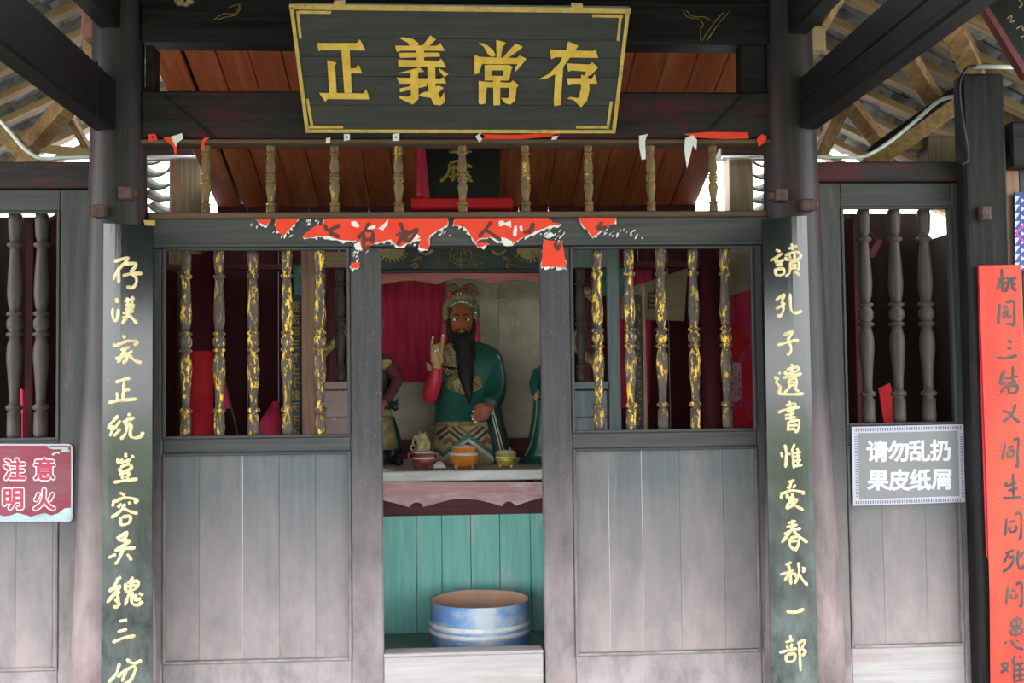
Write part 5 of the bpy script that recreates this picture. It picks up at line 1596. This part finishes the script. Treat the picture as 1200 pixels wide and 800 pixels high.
MB().ball(Q(545, 336, -.09), .022, .02, .016, 10, 8).build('pompon', 'sleeve', hat, smooth=True)
be = MB()
for k in range(11):
    f = (k - 5) / 5
    be.ball(Q(541 + 13 * f, 353.5 + 5 * f * f, -.175 + .05 * f * f), .0052, .005, .0052, 8, 6)
for u in (536, 540):
    be.ball(Q(u, 343.5, -.145), .0055, .005, .0055, 8, 6)
be.ball(Q(557.5, 366, -.10), .007, .006, .007, 8, 6)
be.build('pearl_row', 'white', hat, smooth=True)


# ------------------------------------------------------------------ attendant statues, mostly hidden by the door stiles
def ell(c, rx, ry, n=16):
    return [c + Vector((rx * math.cos(2 * math.pi * k / n), ry * math.sin(2 * math.pi * k / n), 0)) for k in range(n)]


at = thing('attendant_statue', 'dark armoured attendant statue half hidden behind the left door stile', 'statue', P(443, 546, 1.7))
A = lambda u, v, dy=0: P(u, v, 1.7 + dy)
PX = .00566
MB().loft([ell(A(446, 526), 21 * PX, .11), ell(A(446, 516), 19 * PX, .10), ell(A(446, 500), 16 * PX, .09), ell(A(446, 486), 13 * PX, .08)]).build('skirt', 'relief_gold', at, smooth=True)
MB().loft([ell(A(447, 532, .06), 26 * PX, .06), ell(A(447, 510, .06), 22 * PX, .06), ell(A(446, 488, .05), 16 * PX, .06)]).build('coat_tail', 'robe_dark', at, smooth=True)
MB().loft([ell(A(445, 490), 13 * PX, .08), ell(A(445, 470), 13 * PX, .085), ell(A(443, 445), 15 * PX, .09), ell(A(441, 425), 15 * PX, .085), ell(A(439, 412), 9 * PX, .06), ell(A(438, 404), 5 * PX, .04)]).build('torso', 'pat_dark', at, smooth=True)
MB().tube(smooth3([A(450, 420, -.02), A(460, 436, -.05), A(465, 446, -.08), A(457, 462, -.13), A(450, 470, -.14)]), [.05 - .0012 * i for i in range(21)], 10).build('sleeve', 'maroon', at, smooth=True)
MB().ball(A(453, 427, -.03), .052, .06, .05, 12, 8).build('shoulder_plate', 'armor', at, smooth=True)
MB().ball(A(452, 484, -.08), .04, .03, .03, 10, 8).build('lion_buckle', 'relief_gold', at, smooth=True)
for u in (440, 459):
    MB().tube(smooth3([A(u, 522), A(u + 1, 536), A(u + 3, 538, -.03), A(u + 10, 541, -.10)]), [.04, .04, .04, .04, .04, .04, .038, .036, .034, .032, .03, .03, .03, .028, .026, .022], 10).build('boot', 'boot', at, smooth=True)
hand('hand', 'hand_red', [([A(450, 470, -.14), A(448, 474, -.17)], (.024, .02)), ([A(449, 473, -.17), A(446, 478, -.18)], (.01, .008)), ([A(447, 472, -.17), A(443, 476, -.18)], (.01, .008)), ([A(450, 475, -.17), A(449, 480, -.18)], (.01, .008)), ([A(446, 471, -.17), A(441, 474, -.18)], (.009, .007)), ([A(451, 471, -.16), A(454, 475, -.18)], (.01, .008))], at)
MB().ball(A(438, 390), .06, .07, .085, 16, 12).build('head', 'face', at, smooth=True)
MB().ball(A(438, 379), .07, .075, .055, 16, 10).build('helmet', 'armor', at, smooth=True)
for k in range(3):
    MB().tube(smooth3([A(458, 470 + 3 * k, -.03), A(463, 472 + 4 * k, -.06), A(466, 468 + 5 * k, -.04)]), .008, 6).build('ribbon_end', 'robe_dark', at, smooth=True)

ar = thing('attendant_statue', 'green robed attendant statue half hidden behind the right door stile', 'statue', P(641, 546, 1.7))
MB().loft([ell(A(641, 541), 34 * PX, .12), ell(A(641, 530), 27 * PX, .11), ell(A(640, 510), 20.5 * PX, .10), ell(A(640, 490), 17 * PX, .095), ell(A(640, 470), 15 * PX, .09), ell(A(640, 450), 14 * PX, .09), ell(A(641, 435), 12 * PX, .085),
           ell(A(643, 424), 9 * PX, .07), ell(A(645, 414), 6 * PX, .05)]).build('robe', 'robe', ar, smooth=True)
MB().tube(smooth3([A(632, 436, -.02), A(627.5, 448, -.06), A(628, 458, -.12), A(634, 464, -.16)]), [.046 - .001 * i for i in range(16)], 10).build('sleeve', 'robe', ar, smooth=True)
hand('hand', 'hand_gold', [([A(632, 464, -.15), A(629, 464, -.17)], (.02, .018)), ([A(630, 462, -.17), A(627, 461, -.18)], (.009, .007)), ([A(629.5, 464, -.175), A(626.5, 464, -.18)], (.009, .007)), ([A(629.5, 466, -.175), A(626.5, 466.5, -.18)], (.009, .007)), ([A(630, 468, -.17), A(627.5, 469, -.18)], (.008, .006)), ([A(632, 461, -.16), A(630, 458, -.175)], (.009, .007))], ar)
MB().tube(smooth3([A(629, 468, -.16), A(628, 490, -.14), A(622, 520, -.13), A(615, 534, -.12)]), .005, 6).build('robe_seam', 'cloth_cream', ar, smooth=True)
MB().ball(A(646, 400), .062, .07, .088, 16, 12).build('head', 'face', ar, smooth=True)
MB().ball(A(646, 389), .07, .075, .05, 16, 10).build('cap', 'hair', ar, smooth=True)

for hu, hv, par in ((438, 390, at), (646, 400, ar)):
    hcx = A(hu, hv)
    for s in (-1, 1):
        MB().ball(hcx + Vector((s * .024, -.060, .012)), .012, .008, .007, 8, 6).build('eye', 'white', par, smooth=True)
        MB().ball(hcx + Vector((s * .023, -.066, .012)), .005, .004, .006, 8, 6).build('pupil', 'black', par, smooth=True)
        MB().tube([hcx + Vector((s * .010, -.066, .026)), hcx + Vector((s * .035, -.060, .030))], .003, 6).build('eyebrow', 'hair', par, smooth=True)
    MB().ball(hcx + Vector((0, -.070, -.008)), .009, .014, .018, 8, 6).build('nose', 'face', par, smooth=True)
    MB().ball(hcx + Vector((0, -.060, -.040)), .016, .008, .005, 8, 6).build('mouth', 'lips', par, smooth=True)

# ------------------------------------------------------------------ incense burners
IY = 1.25
IPX = (5.55 + IY) / F_PX


def burner(label, u, v0, v1, hw, mat, tiers, ears=False, feet=3):
    c = P(u, v0, IY)
    c.z = AZ + .001
    H = (v0 - v1) * IPX
    t = thing('incense_burner', label, 'incense burner', c)
    fz = .012
    MB().lathe([(r * hw * IPX, fz + h * (H - fz)) for (r, h) in tiers], c, 24).build('bowl', mat, t, smooth=True)
    rr = tiers[-1][0] * hw * IPX
    MB().lathe([(rr * .98, H - .004), (rr * .9, H + .005), (rr * .5, H + .011), (rr * .1, H + .013)], c, 20).build('ash', 'ash', t, smooth=True)
    for (r, h) in tiers:
        pass
    MB().lathe([(hw * IPX * .80, fz + .55 * (H - fz)), (hw * IPX * .98, fz + .60 * (H - fz)), (hw * IPX * .99, fz + .66 * (H - fz)), (hw * IPX * .84, fz + .70 * (H - fz))], c, 24, cap=False).build('ash_ledge', 'ash', t, smooth=True)
    for k in range(feet):
        a = math.radians(-90 + 45 + 90 * k) if feet == 4 else math.radians(-150 + 120 * k)
        q = c + Vector((math.cos(a) * hw * IPX * .62, math.sin(a) * hw * IPX * .62, 0))
        MB().lathe([(.009, 0), (.012, .012), (.016, .024)], q, 8).build('foot', mat, t, smooth=True)
    if ears:
        for s in (-1, 1):
            MB().tube(smooth3([c + Vector((s * hw * IPX * .8, 0, H * .5)), c + Vector((s * hw * IPX * 1.15, 0, H * .6)), c + Vector((s * hw * IPX * 1.2, 0, H * .92)), c + Vector((s * hw * IPX * .95, 0, H * .95))]), .008, 8).build('ear_handle', mat, t, smooth=True)
    return t, c, H


burner('brown red glazed incense burner with ear handles, left on the altar', 496, 550, 531, 14, 'glaze_brown', [(.45, 0), (.72, .12), (.9, .35), (.92, .55), (.82, .68), (.86, .8), (1.0, .92), (1.0, 1.0)], True)
burner('large orange glazed incense burner full of ash in the middle of the altar', 544, 550, 525, 17.5, 'glaze_orange', [(.5, 0), (.8, .12), (1.0, .38), (.98, .52), (.80, .6), (.82, .66), (.84, .9), (.92, .95), (.90, 1.0)])
tt, cc, hh = burner('small olive yellow incense burner with stub sticks, right on the altar', 593, 549, 531, 12.5, 'glaze_olive', [(.45, 0), (.75, .12), (.92, .35), (1.0, .5), (.88, .62), (.96, .7), (1.0, .95), (1.0, 1.0)])
for (du, h) in ((-8, .03), (-2, .025), (4, .035), (7, .02)):
    MB().tube([cc + Vector((du * IPX, 0, hh)), cc + Vector((du * IPX + .002, 0, hh + h))], .0025 if du < 3 else .005, 6).build('incense_stub', 'rafter', tt)

# small gilt lion-dragon figure behind the left burner
lf = thing('gilt_figurine', 'small pale gold dragon figurine behind the brown burner', 'figurine', (X(494, 540, 1.42), 1.42, AZ))
G = lambda u, v, dy=0: P(u, v, 1.42 + dy)
m = MB()
m.ball(G(494, 534), .055, .04, .022, 12, 8)
m.tube(smooth3([G(492, 540), G(491, 528), G(495, 520), G(494, 513)]), [.036 - .0009 * i for i in range(16)], 10)
m.ball(G(494, 511, -.01), .026, .028, .022, 10, 8)
m.tube(smooth3([G(490, 526), G(484, 520), G(485, 513), G(489, 511)]), .008, 8)
m.tube(smooth3([G(484, 521), G(481, 525), G(486, 531), G(490, 532)]), .009, 8)
m.tube(smooth3([G(497, 530), G(502, 526), G(502, 517), G(498, 513)]), .011, 8)
for k in range(9):
    m.ball(G(486 + 2 * k, 511 + (k % 3) * 4, -.01), .011, .012, .011, 8, 6)
m.tube(smooth3([G(492, 510), G(490, 506), G(493, 505)]), .005, 6)
m.tube(smooth3([G(496, 510), G(499, 507), G(497, 505)]), .005, 6)
m.build('body', 'figurine', lf, smooth=True, remesh=.006)
o = MB().add([P(447.5, 551, 1.12), P(455, 549.5, 1.12), P(459, 551.5, 1.10), P(450, 553, 1.10)], [(0, 1, 2, 3)])
o = MB().prism([Vector((X(449, 550, 1.15), 1.13, AZ + .002)), Vector((X(459, 550, 1.15), 1.13, AZ + .004)), Vector((X(458, 550, 1.15), 1.17, AZ + .012)), Vector((X(449, 550, 1.15), 1.18, AZ + .015))], (0, 0, .003)).build('paper_scrap', 'white_paper')
tag(o, 'crumpled white paper scrap on the left end of the altar', 'paper')
o = MB().ball(Vector((X(451, 550, 1.15), 1.2, AZ + .009)), .018, .012, .008, 8, 6).build('orange_peel', 'glaze_orange', smooth=True)
tag(o, 'bit of orange peel on the left end of the altar', 'scrap')
o = MB().loft([ell(P(515, 548, 1.33) + Vector((0, 0, AZ + .001 - P(515, 548, 1.33).z)), .045, .02), ell(P(515, 548, 1.33) + Vector((0, 0, AZ + .02 - P(515, 548, 1.33).z)), .035, .012), ell(P(515, 548, 1.33) + Vector((0, 0, AZ + .042 - P(515, 548, 1.33).z)), .012, .004)]).build('folded_paper', 'altar_top', smooth=True)
tag(o, 'small folded white paper between two burners', 'paper')

# ------------------------------------------------------------------ cut oil drum
DY = 0.62
dc = P(562.5, 701, DY)
dr = thing('cut_oil_drum', 'cut down blue oil drum with rusty inside, on the doorway floor', 'drum', (dc.x, DY, FZ))
R = 57.5 * (5.55 + DY) / F_PX
zr = dc.z
base = Vector((dc.x, DY, 0))
zb = FZ + .001
rg = [zr - .125, zr - .165]
prof = [(R * .97, zb), (R, zb + .01)]
for z_ in sorted(rg):
    prof += [(R, z_ - .016), (R + .003, z_ - .012), (R, z_ + .016)] if 0 else []
prof += [(R, zr)]
vs, fs = [], []
MB().lathe(prof + [(R - .004, zr), (R - .004, zb + .04), (0.01, zb + .035)], base, 48, cap=False).build('wall', 'drum_blue', dr, smooth=False)
for z_ in rg:
    MB().lathe([(R - .001, z_ - .014), (R + .008, z_ - .006), (R + .010, z_), (R + .008, z_ + .006), (R - .001, z_ + .014)], base, 48, cap=False).build('rolling_hoop', 'drum_ring', dr, smooth=True)
MB().lathe([(R - .006, zr - .002), (R - .006, zb + .05), (.01, zb + .045)], base, 48, cap=False).build('rusty_lining', 'drum_in', dr, smooth=True)
MB().lathe([(R - .007, zb + .10), (R * .5, zb + .115), (.01, zb + .12)], base, 32, cap=False).build('ash_fill', 'ash', dr, smooth=True)

# ------------------------------------------------------------------ inner plaque above the shrine
IPY = 1.3
ib = beam_thing('tie_beam', 'dark inner tie beam carrying the inner plaque', 'beam_dark', -2.1, 2.1, IPY, IPY + .14, Z(541, 268, IPY), Z(541, 247.5, IPY))
ip = thing('inner_plaque', 'black inner plaque with brown gold characters on a red sill', 'plaque', P(541, 247, IPY))
box('board', 'black', X(497, 200, IPY - .04), X(586, 200, IPY - .04), IPY - .05, IPY - .02, Z(541, 233, IPY), Z(541, 118, IPY), ip, 0.004)
box('red_sill', 'red_cloth', X(482, 240, IPY - .06), X(601, 240, IPY - .06), IPY - .09, IPY + .05, Z(541, 247, IPY), Z(541, 234, IPY), ip, 0.01)
for ch in (
        [[(525, 168), (553, 167)], [(529, 173.5), (550, 172.5)], [(526, 178), (553, 177.5)], [(540, 150), (540, 178)], [(526, 152), (553, 151)]],
        [[(527, 191), (538, 188), (545, 189)], [(527, 192), (525, 203), (516, 213)], [(529, 197), (550, 195)], [(532, 193), (531, 206)], [(537, 193), (537, 205)], [(526, 207), (550, 201)], [(529, 212), (533, 208)], [(548, 192), (553, 196)],
         [(545, 203), (551, 207), (544, 211)], [(547, 208), (554, 213)], [(540, 189), (543, 200)]]):
    mm = MB()
    for s_ in ch:
        mm.stroke(s_, 4.0, lambda u, v: P(u, v, IPY - .0515), .002)
    mm.build('gold_character', 'gold_dim', ip)
o = cloth('red_ribbon', 'crumpled red cloth strip hanging beside the inner plaque', 'crimson_cloth', ((487, 160), (497, 160), (504, 233), (488, 228)), IPY - .115, .01, 2, 'cloth', 10, 8)

# ------------------------------------------------------------------ things seen inside through the left lattice
def post_round(u, Y, r, mat, label, ztop=2.5, cat='column'):
    q = P(u, 400, Y)
    o = MB().lathe([(r * 1.05, FZ), (r, .4), (r, ztop)], (q.x, Y, 0), 18).build('inner_column', mat, smooth=True)
    return tag(o, label, cat)


post_round(234, 1.7, .095, 'crimson', 'dark red inner column with a bright red paper, behind the left lattice')
q = P(234, 460, 1.7)
wrp = MB()
n = 12
for z_, zz in ((0, Z(234, 560, 1.6)), (1, Z(234, 411, 1.6))):
    for k in range(n + 1):
        a = math.radians(-160 + 140 * k / n)
        wrp.v.append(Vector((q.x + .103 * math.cos(a), 1.7 + .103 * math.sin(a), zz)))
wrp.f = [(k, k + 1, n + 2 + k, n + 1 + k) for k in range(n)]
tag(wrp.build('red_paper_wrap', 'red_cloth', smooth=True), 'bright red paper wrapped on the inner column behind the left lattice', 'paper')
post_round(834, 1.35, .065, 'crimson', 'thin dark red inner column behind the right lattice')
post_round(178 + 14, 2.2, .09, 'crimson', 'dark red inner column at the left end behind the lattice')


def text_board(label, u0, u1, v0, v1, Y, txt, size, edge=None):
    t = thing('couplet_strip', label, 'couplet board', (X((u0 + u1) / 2, 420, Y), Y, FZ))
    box('board', 'black', X(u0, 420, Y), X(u1, 420, Y), Y, Y + .02, FZ + .0005, Z(u0, v0, Y), t, .003)
    if edge:
        box('pale_edge', 'brown_wood', X(edge[0], 420, Y), X(edge[1], 420, Y), Y - .01, Y + .03, FZ + .0005, Z(u0, v0 - 12, Y), t, .003)
    if txt is None:                                        # writing too faint to read: a few dabs for each character
        for i in range(10):
            m = MB()
            for k in range(4):
                a, b = (u0 + u1) / 2 + random.uniform(-2.5, 1), v0 + 10 + i * 14.8 + k * 2.6
                m.stroke([(a, b), (a + random.uniform(1, 3), b + random.uniform(-1.5, 1.5))], 1.0, lambda u, v: P(u, v, Y - .001), .0008)
            m.build('faint_character', 'gold_dim', t)
    for i, ch in enumerate(txt or ''):
        print_char(ch, (u0 + u1) / 2, v0 + 13 + i * 14.8, size, lambda a, b: P(a, b, Y - .001), 'gold_dim', t, 0.01, 'gold_character', 0.85)
    return t


text_board('narrow black strip with small gold characters behind the left lattice', 339, 352.5, 346, 732, 1.06, '經忘耶三才上不愧天下不', 12.5)
text_board('narrow black strip with faint gold characters behind the right lattice', 744, 752.5, 346, 726, 1.06, None, 9.5, (753, 757.5))
hr_ = box('hanging_rail', 'maroon', -2.12, 2.12, 1.885, 1.935, Z(543, 315, 1.9), Z(543, 308, 1.9))
tag(hr_, 'dark cross rail above the shrine from which cloths hang', 'rail')
cloth('hanging_cloth', 'crumpled teal cloth behind the left shrine spindle', 'cloth_teal', ((343, 312), (398, 314), (396, 350), (345, 346)), 1.862, .012, 4)
cloth('hanging_cloth', 'teal cloth scrap beside the blue grey shrine post', 'cloth_teal', ((700, 316), (737, 314), (735, 344), (702, 347)), 1.862, .012, 3)
cc_ = cloth('hanging_cloth', 'cream cloth with one dark character behind the right lattice', 'cloth_cream', ((728, 340), (806, 314), (802, 376), (728, 374)), 1.95, .004, 2)
print_char('自', 768, 351, 26, lambda a, b: P(a, b, 1.935), 'ink', cc_, 0.005, 'ink_character')
cloth('hanging_cloth', 'crimson cloth hanging low behind the right lattice', 'crimson_cloth', ((726, 316), (764, 316), (762, 474), (726, 478)), 2.0, .010, 3)
cloth('hanging_cloth', 'plain cream cloth at the right end behind the right lattice', 'cloth_cream', ((842, 296), (892, 282), (890, 336), (843, 350)), 1.585, .004, 2)
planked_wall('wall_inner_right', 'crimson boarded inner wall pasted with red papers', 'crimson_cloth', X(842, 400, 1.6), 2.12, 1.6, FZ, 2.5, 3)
NY = 1.585


def note(label, mat, poly, marks=None, name='pasted_paper'):
    t = thing(name, label, 'paper', P(poly[0][0], max(p[1] for p in poly), NY))
    MB().prism([P(u, v, NY) for (u, v) in poly], (0, .002, 0)).build('paper', mat, t)
    if marks:
        mm = MB()
        for s_ in marks:
            mm.stroke(s_, 1.1, lambda u, v: P(u, v, NY - .001), .0004)
        mm.build('handwriting', 'ink', t)
    return t


note('red paper diamond pasted upper on the inner wall', 'red_cloth', [(843, 402), (862, 378), (880, 401), (861, 422)])
note('red paper diamond at the bottom of the right lattice', 'red_cloth', [(846, 500), (866, 474), (884, 497), (884, 525), (848, 525)])
note('pink note with handwriting behind the last right spindle', 'note_pink', [(850, 424), (868, 425), (869, 466), (864, 471), (850, 470)],
     [[(853 + 4 * c_, 430 + 6 * r_), (855 + 4 * c_, 432 + 6 * r_), (853.5 + 4 * c_, 434 + 6 * r_)] for c_ in range(4) for r_ in range(6) if (c_ + r_) % 3])
note('plain red paper strip right of the pink note', 'red_cloth', [(869, 424), (884, 423), (884, 469), (869, 471)])
# bag, pennant and sticks on the left
bg_ = MB().loft([ell(P(315, 540, 1.3), .10, .07), ell(P(315, 513, 1.3), .095, .06), ell(P(317, 495, 1.3), .07, .05), ell(P(321, 478, 1.3), .035, .03), ell(P(323, 470, 1.3), .02, .015)]).build('cloth_bag', 'crimson_cloth', smooth=True)
tag(bg_, 'soft crimson bag standing behind the left lattice', 'bag')
tb_ = thing('side_table', 'dark low table carrying the crimson bag behind the left lattice', 'table', P(300, 600, 1.35))
box('top', 'maroon', X(205, 540, 1.3), X(345, 540, 1.3), 1.1, 1.6, Z(315, 552, 1.3), Z(315, 541, 1.3) - .001, tb_, .004)
for (u, y) in ((207, 1.12), (207, 1.56), (339, 1.12), (339, 1.56)):
    q = P(u, 540, 1.3)
    box('leg', 'maroon', q.x, q.x + .03, y, y + .03, FZ, Z(315, 552, 1.3) - .001, tb_, .003)
pn = thing('pennant', 'small dark red pennant on a thin leaning stick', 'pennant', P(285, 541, 1.3))
MB().tube([P(286, 541, 1.35), P(262, 440, 1.4)], .006, 6).build('stick', 'boot', pn)
MB().prism([P(261, 442, 1.39), P(272, 478, 1.38), P(261, 479, 1.38)], (0, .003, 0)).build('flag', 'crimson_cloth', pn)
o = MB().lathe([(.016, 0), (.017, .05), (.016, .08), (.006, .10), (.006, .125)], Vector((X(202, 510, 1.3), 1.3, Z(315, 541, 1.3) - .0005)), 10).build('bottle', 'bottle', smooth=True)
tag(o, 'small dark bottle at the left end of the low table', 'bottle')
# carved dragons coiled on poles beside the statue niche
for (us, dirn, lab) in ((389, 1, 'pale coiled dragon carving behind the left shrine spindle'), (688, -1, 'pale coiled dragon carving behind the right shrine spindle')):
    t = thing('dragon_carving', lab, 'carving', P(us, 455, 1.5))
    c = P(us, 455, 1.5)
    MB().lathe([(.05, FZ), (.05, Z(us, 300, 1.5))], (c.x, 1.5, 0), 14).build('pole', 'maroon', t, smooth=True)
    pts = []
    for i in range(26):
        f = i / 25
        a = dirn * f * 9.0 + 1.0
        pts.append(Vector((c.x + .075 * math.cos(a), 1.5 + .075 * math.sin(a), Z(us, 450 - 105 * f, 1.5))))
    MB().tube(pts, [.014 + .016 * math.sin(math.pi * i / 25) for i in range(26)], 8).build('coil', 'armor', t, smooth=True)
    MB().ball(pts[-1] + Vector((0, -.03, .01)), .035, .045, .03, 10, 8).build('dragon_head', 'armor', t, smooth=True)

# things inside the side bays
o = MB().prism([P(1030, 455, 0.25), P(1043, 449, 0.25), P(1056, 494, 0.22), P(1054, 510, 0.22), P(1038, 510, 0.22)], (0, .012, 0)).build('red_packet', 'red_cloth')
tag(o, 'red paper packet leaning behind the right side screen', 'packet')
sb = thing('side_bench', 'dark shelf behind the right side screen', 'shelf', P(1045, 560, .3))
zt_ = Z(1045, 510, .22) - .001
box('top', 'maroon', X(1000, 510, .3), X(1110, 510, .3), .15, .5, zt_ - .03, zt_, sb, .004)
for (u, y) in ((1001, .16), (1104, .16), (1001, .46), (1104, .46)):
    box('leg', 'maroon', X(u, 510, .3), X(u, 510, .3) + .025, y, y + .03, FZ, zt_ - .031, sb, .003)
o = MB().beam(P(985, 262, .5), P(1026, 292, .3), .06, .11).build('brace', 'maroon', bevel=.005)
tag(o, 'dark red diagonal brace behind the right side screen', 'brace')
o = MB().beam(P(80, 258, .5), P(40, 285, .3), .06, .12).build('brace', 'maroon', bevel=.005)
tag(o, 'dark red diagonal brace behind the left side screen', 'brace')
cloth('hanging_cloth', 'dusty red rag behind the left side screen', 'crimson_cloth', ((21, 455), (36, 457), (38, 530), (24, 530)), .35, .012, 2)
cloth('hanging_cloth', 'grey crumpled cloth behind the left side screen', 'cloth_grey', ((38, 456), (80, 468), (80, 530), (40, 530)), .45, .015, 3)

# ------------------------------------------------------------------ families of alike things
GROUPS = {'torn_paper': 'torn red papers on the lintel', 'paper_scrap': 'paper scraps pinned about the temple front', 'couplet_board': 'couplet boards on the columns', 'lattice_door': 'door screens of the middle bay',
          'lattice_screen': 'screens of the side bays', 'column': 'front columns', 'incense_burner': 'incense burners on the altar', 'hanging_cloth': 'cloths hanging inside', 'pasted_paper': 'papers pasted on the inner wall',
          'conduit_pipe': 'electrical conduits', 'porch_beam': 'porch beams', 'attendant_statue': 'attendant statues beside the seated statue', 'dragon_carving': 'coiled dragon carvings', 'couplet_strip': 'narrow inner couplet strips',
          'inner_column': 'inner red columns', 'corner_post': 'rear corner posts', 'eave_plate': 'rear eave plates', 'tie_beam': 'cross tie beams', 'head_beam': 'beams over the side bays', 'brace': 'side bay braces', 'strut': 'short struts between the tie beams'}
for o in bpy.data.objects:
    if o.parent is None and o.name.split('.')[0] in GROUPS and o.get('label'):
        o['group'] = GROUPS[o.name.split('.')[0]]
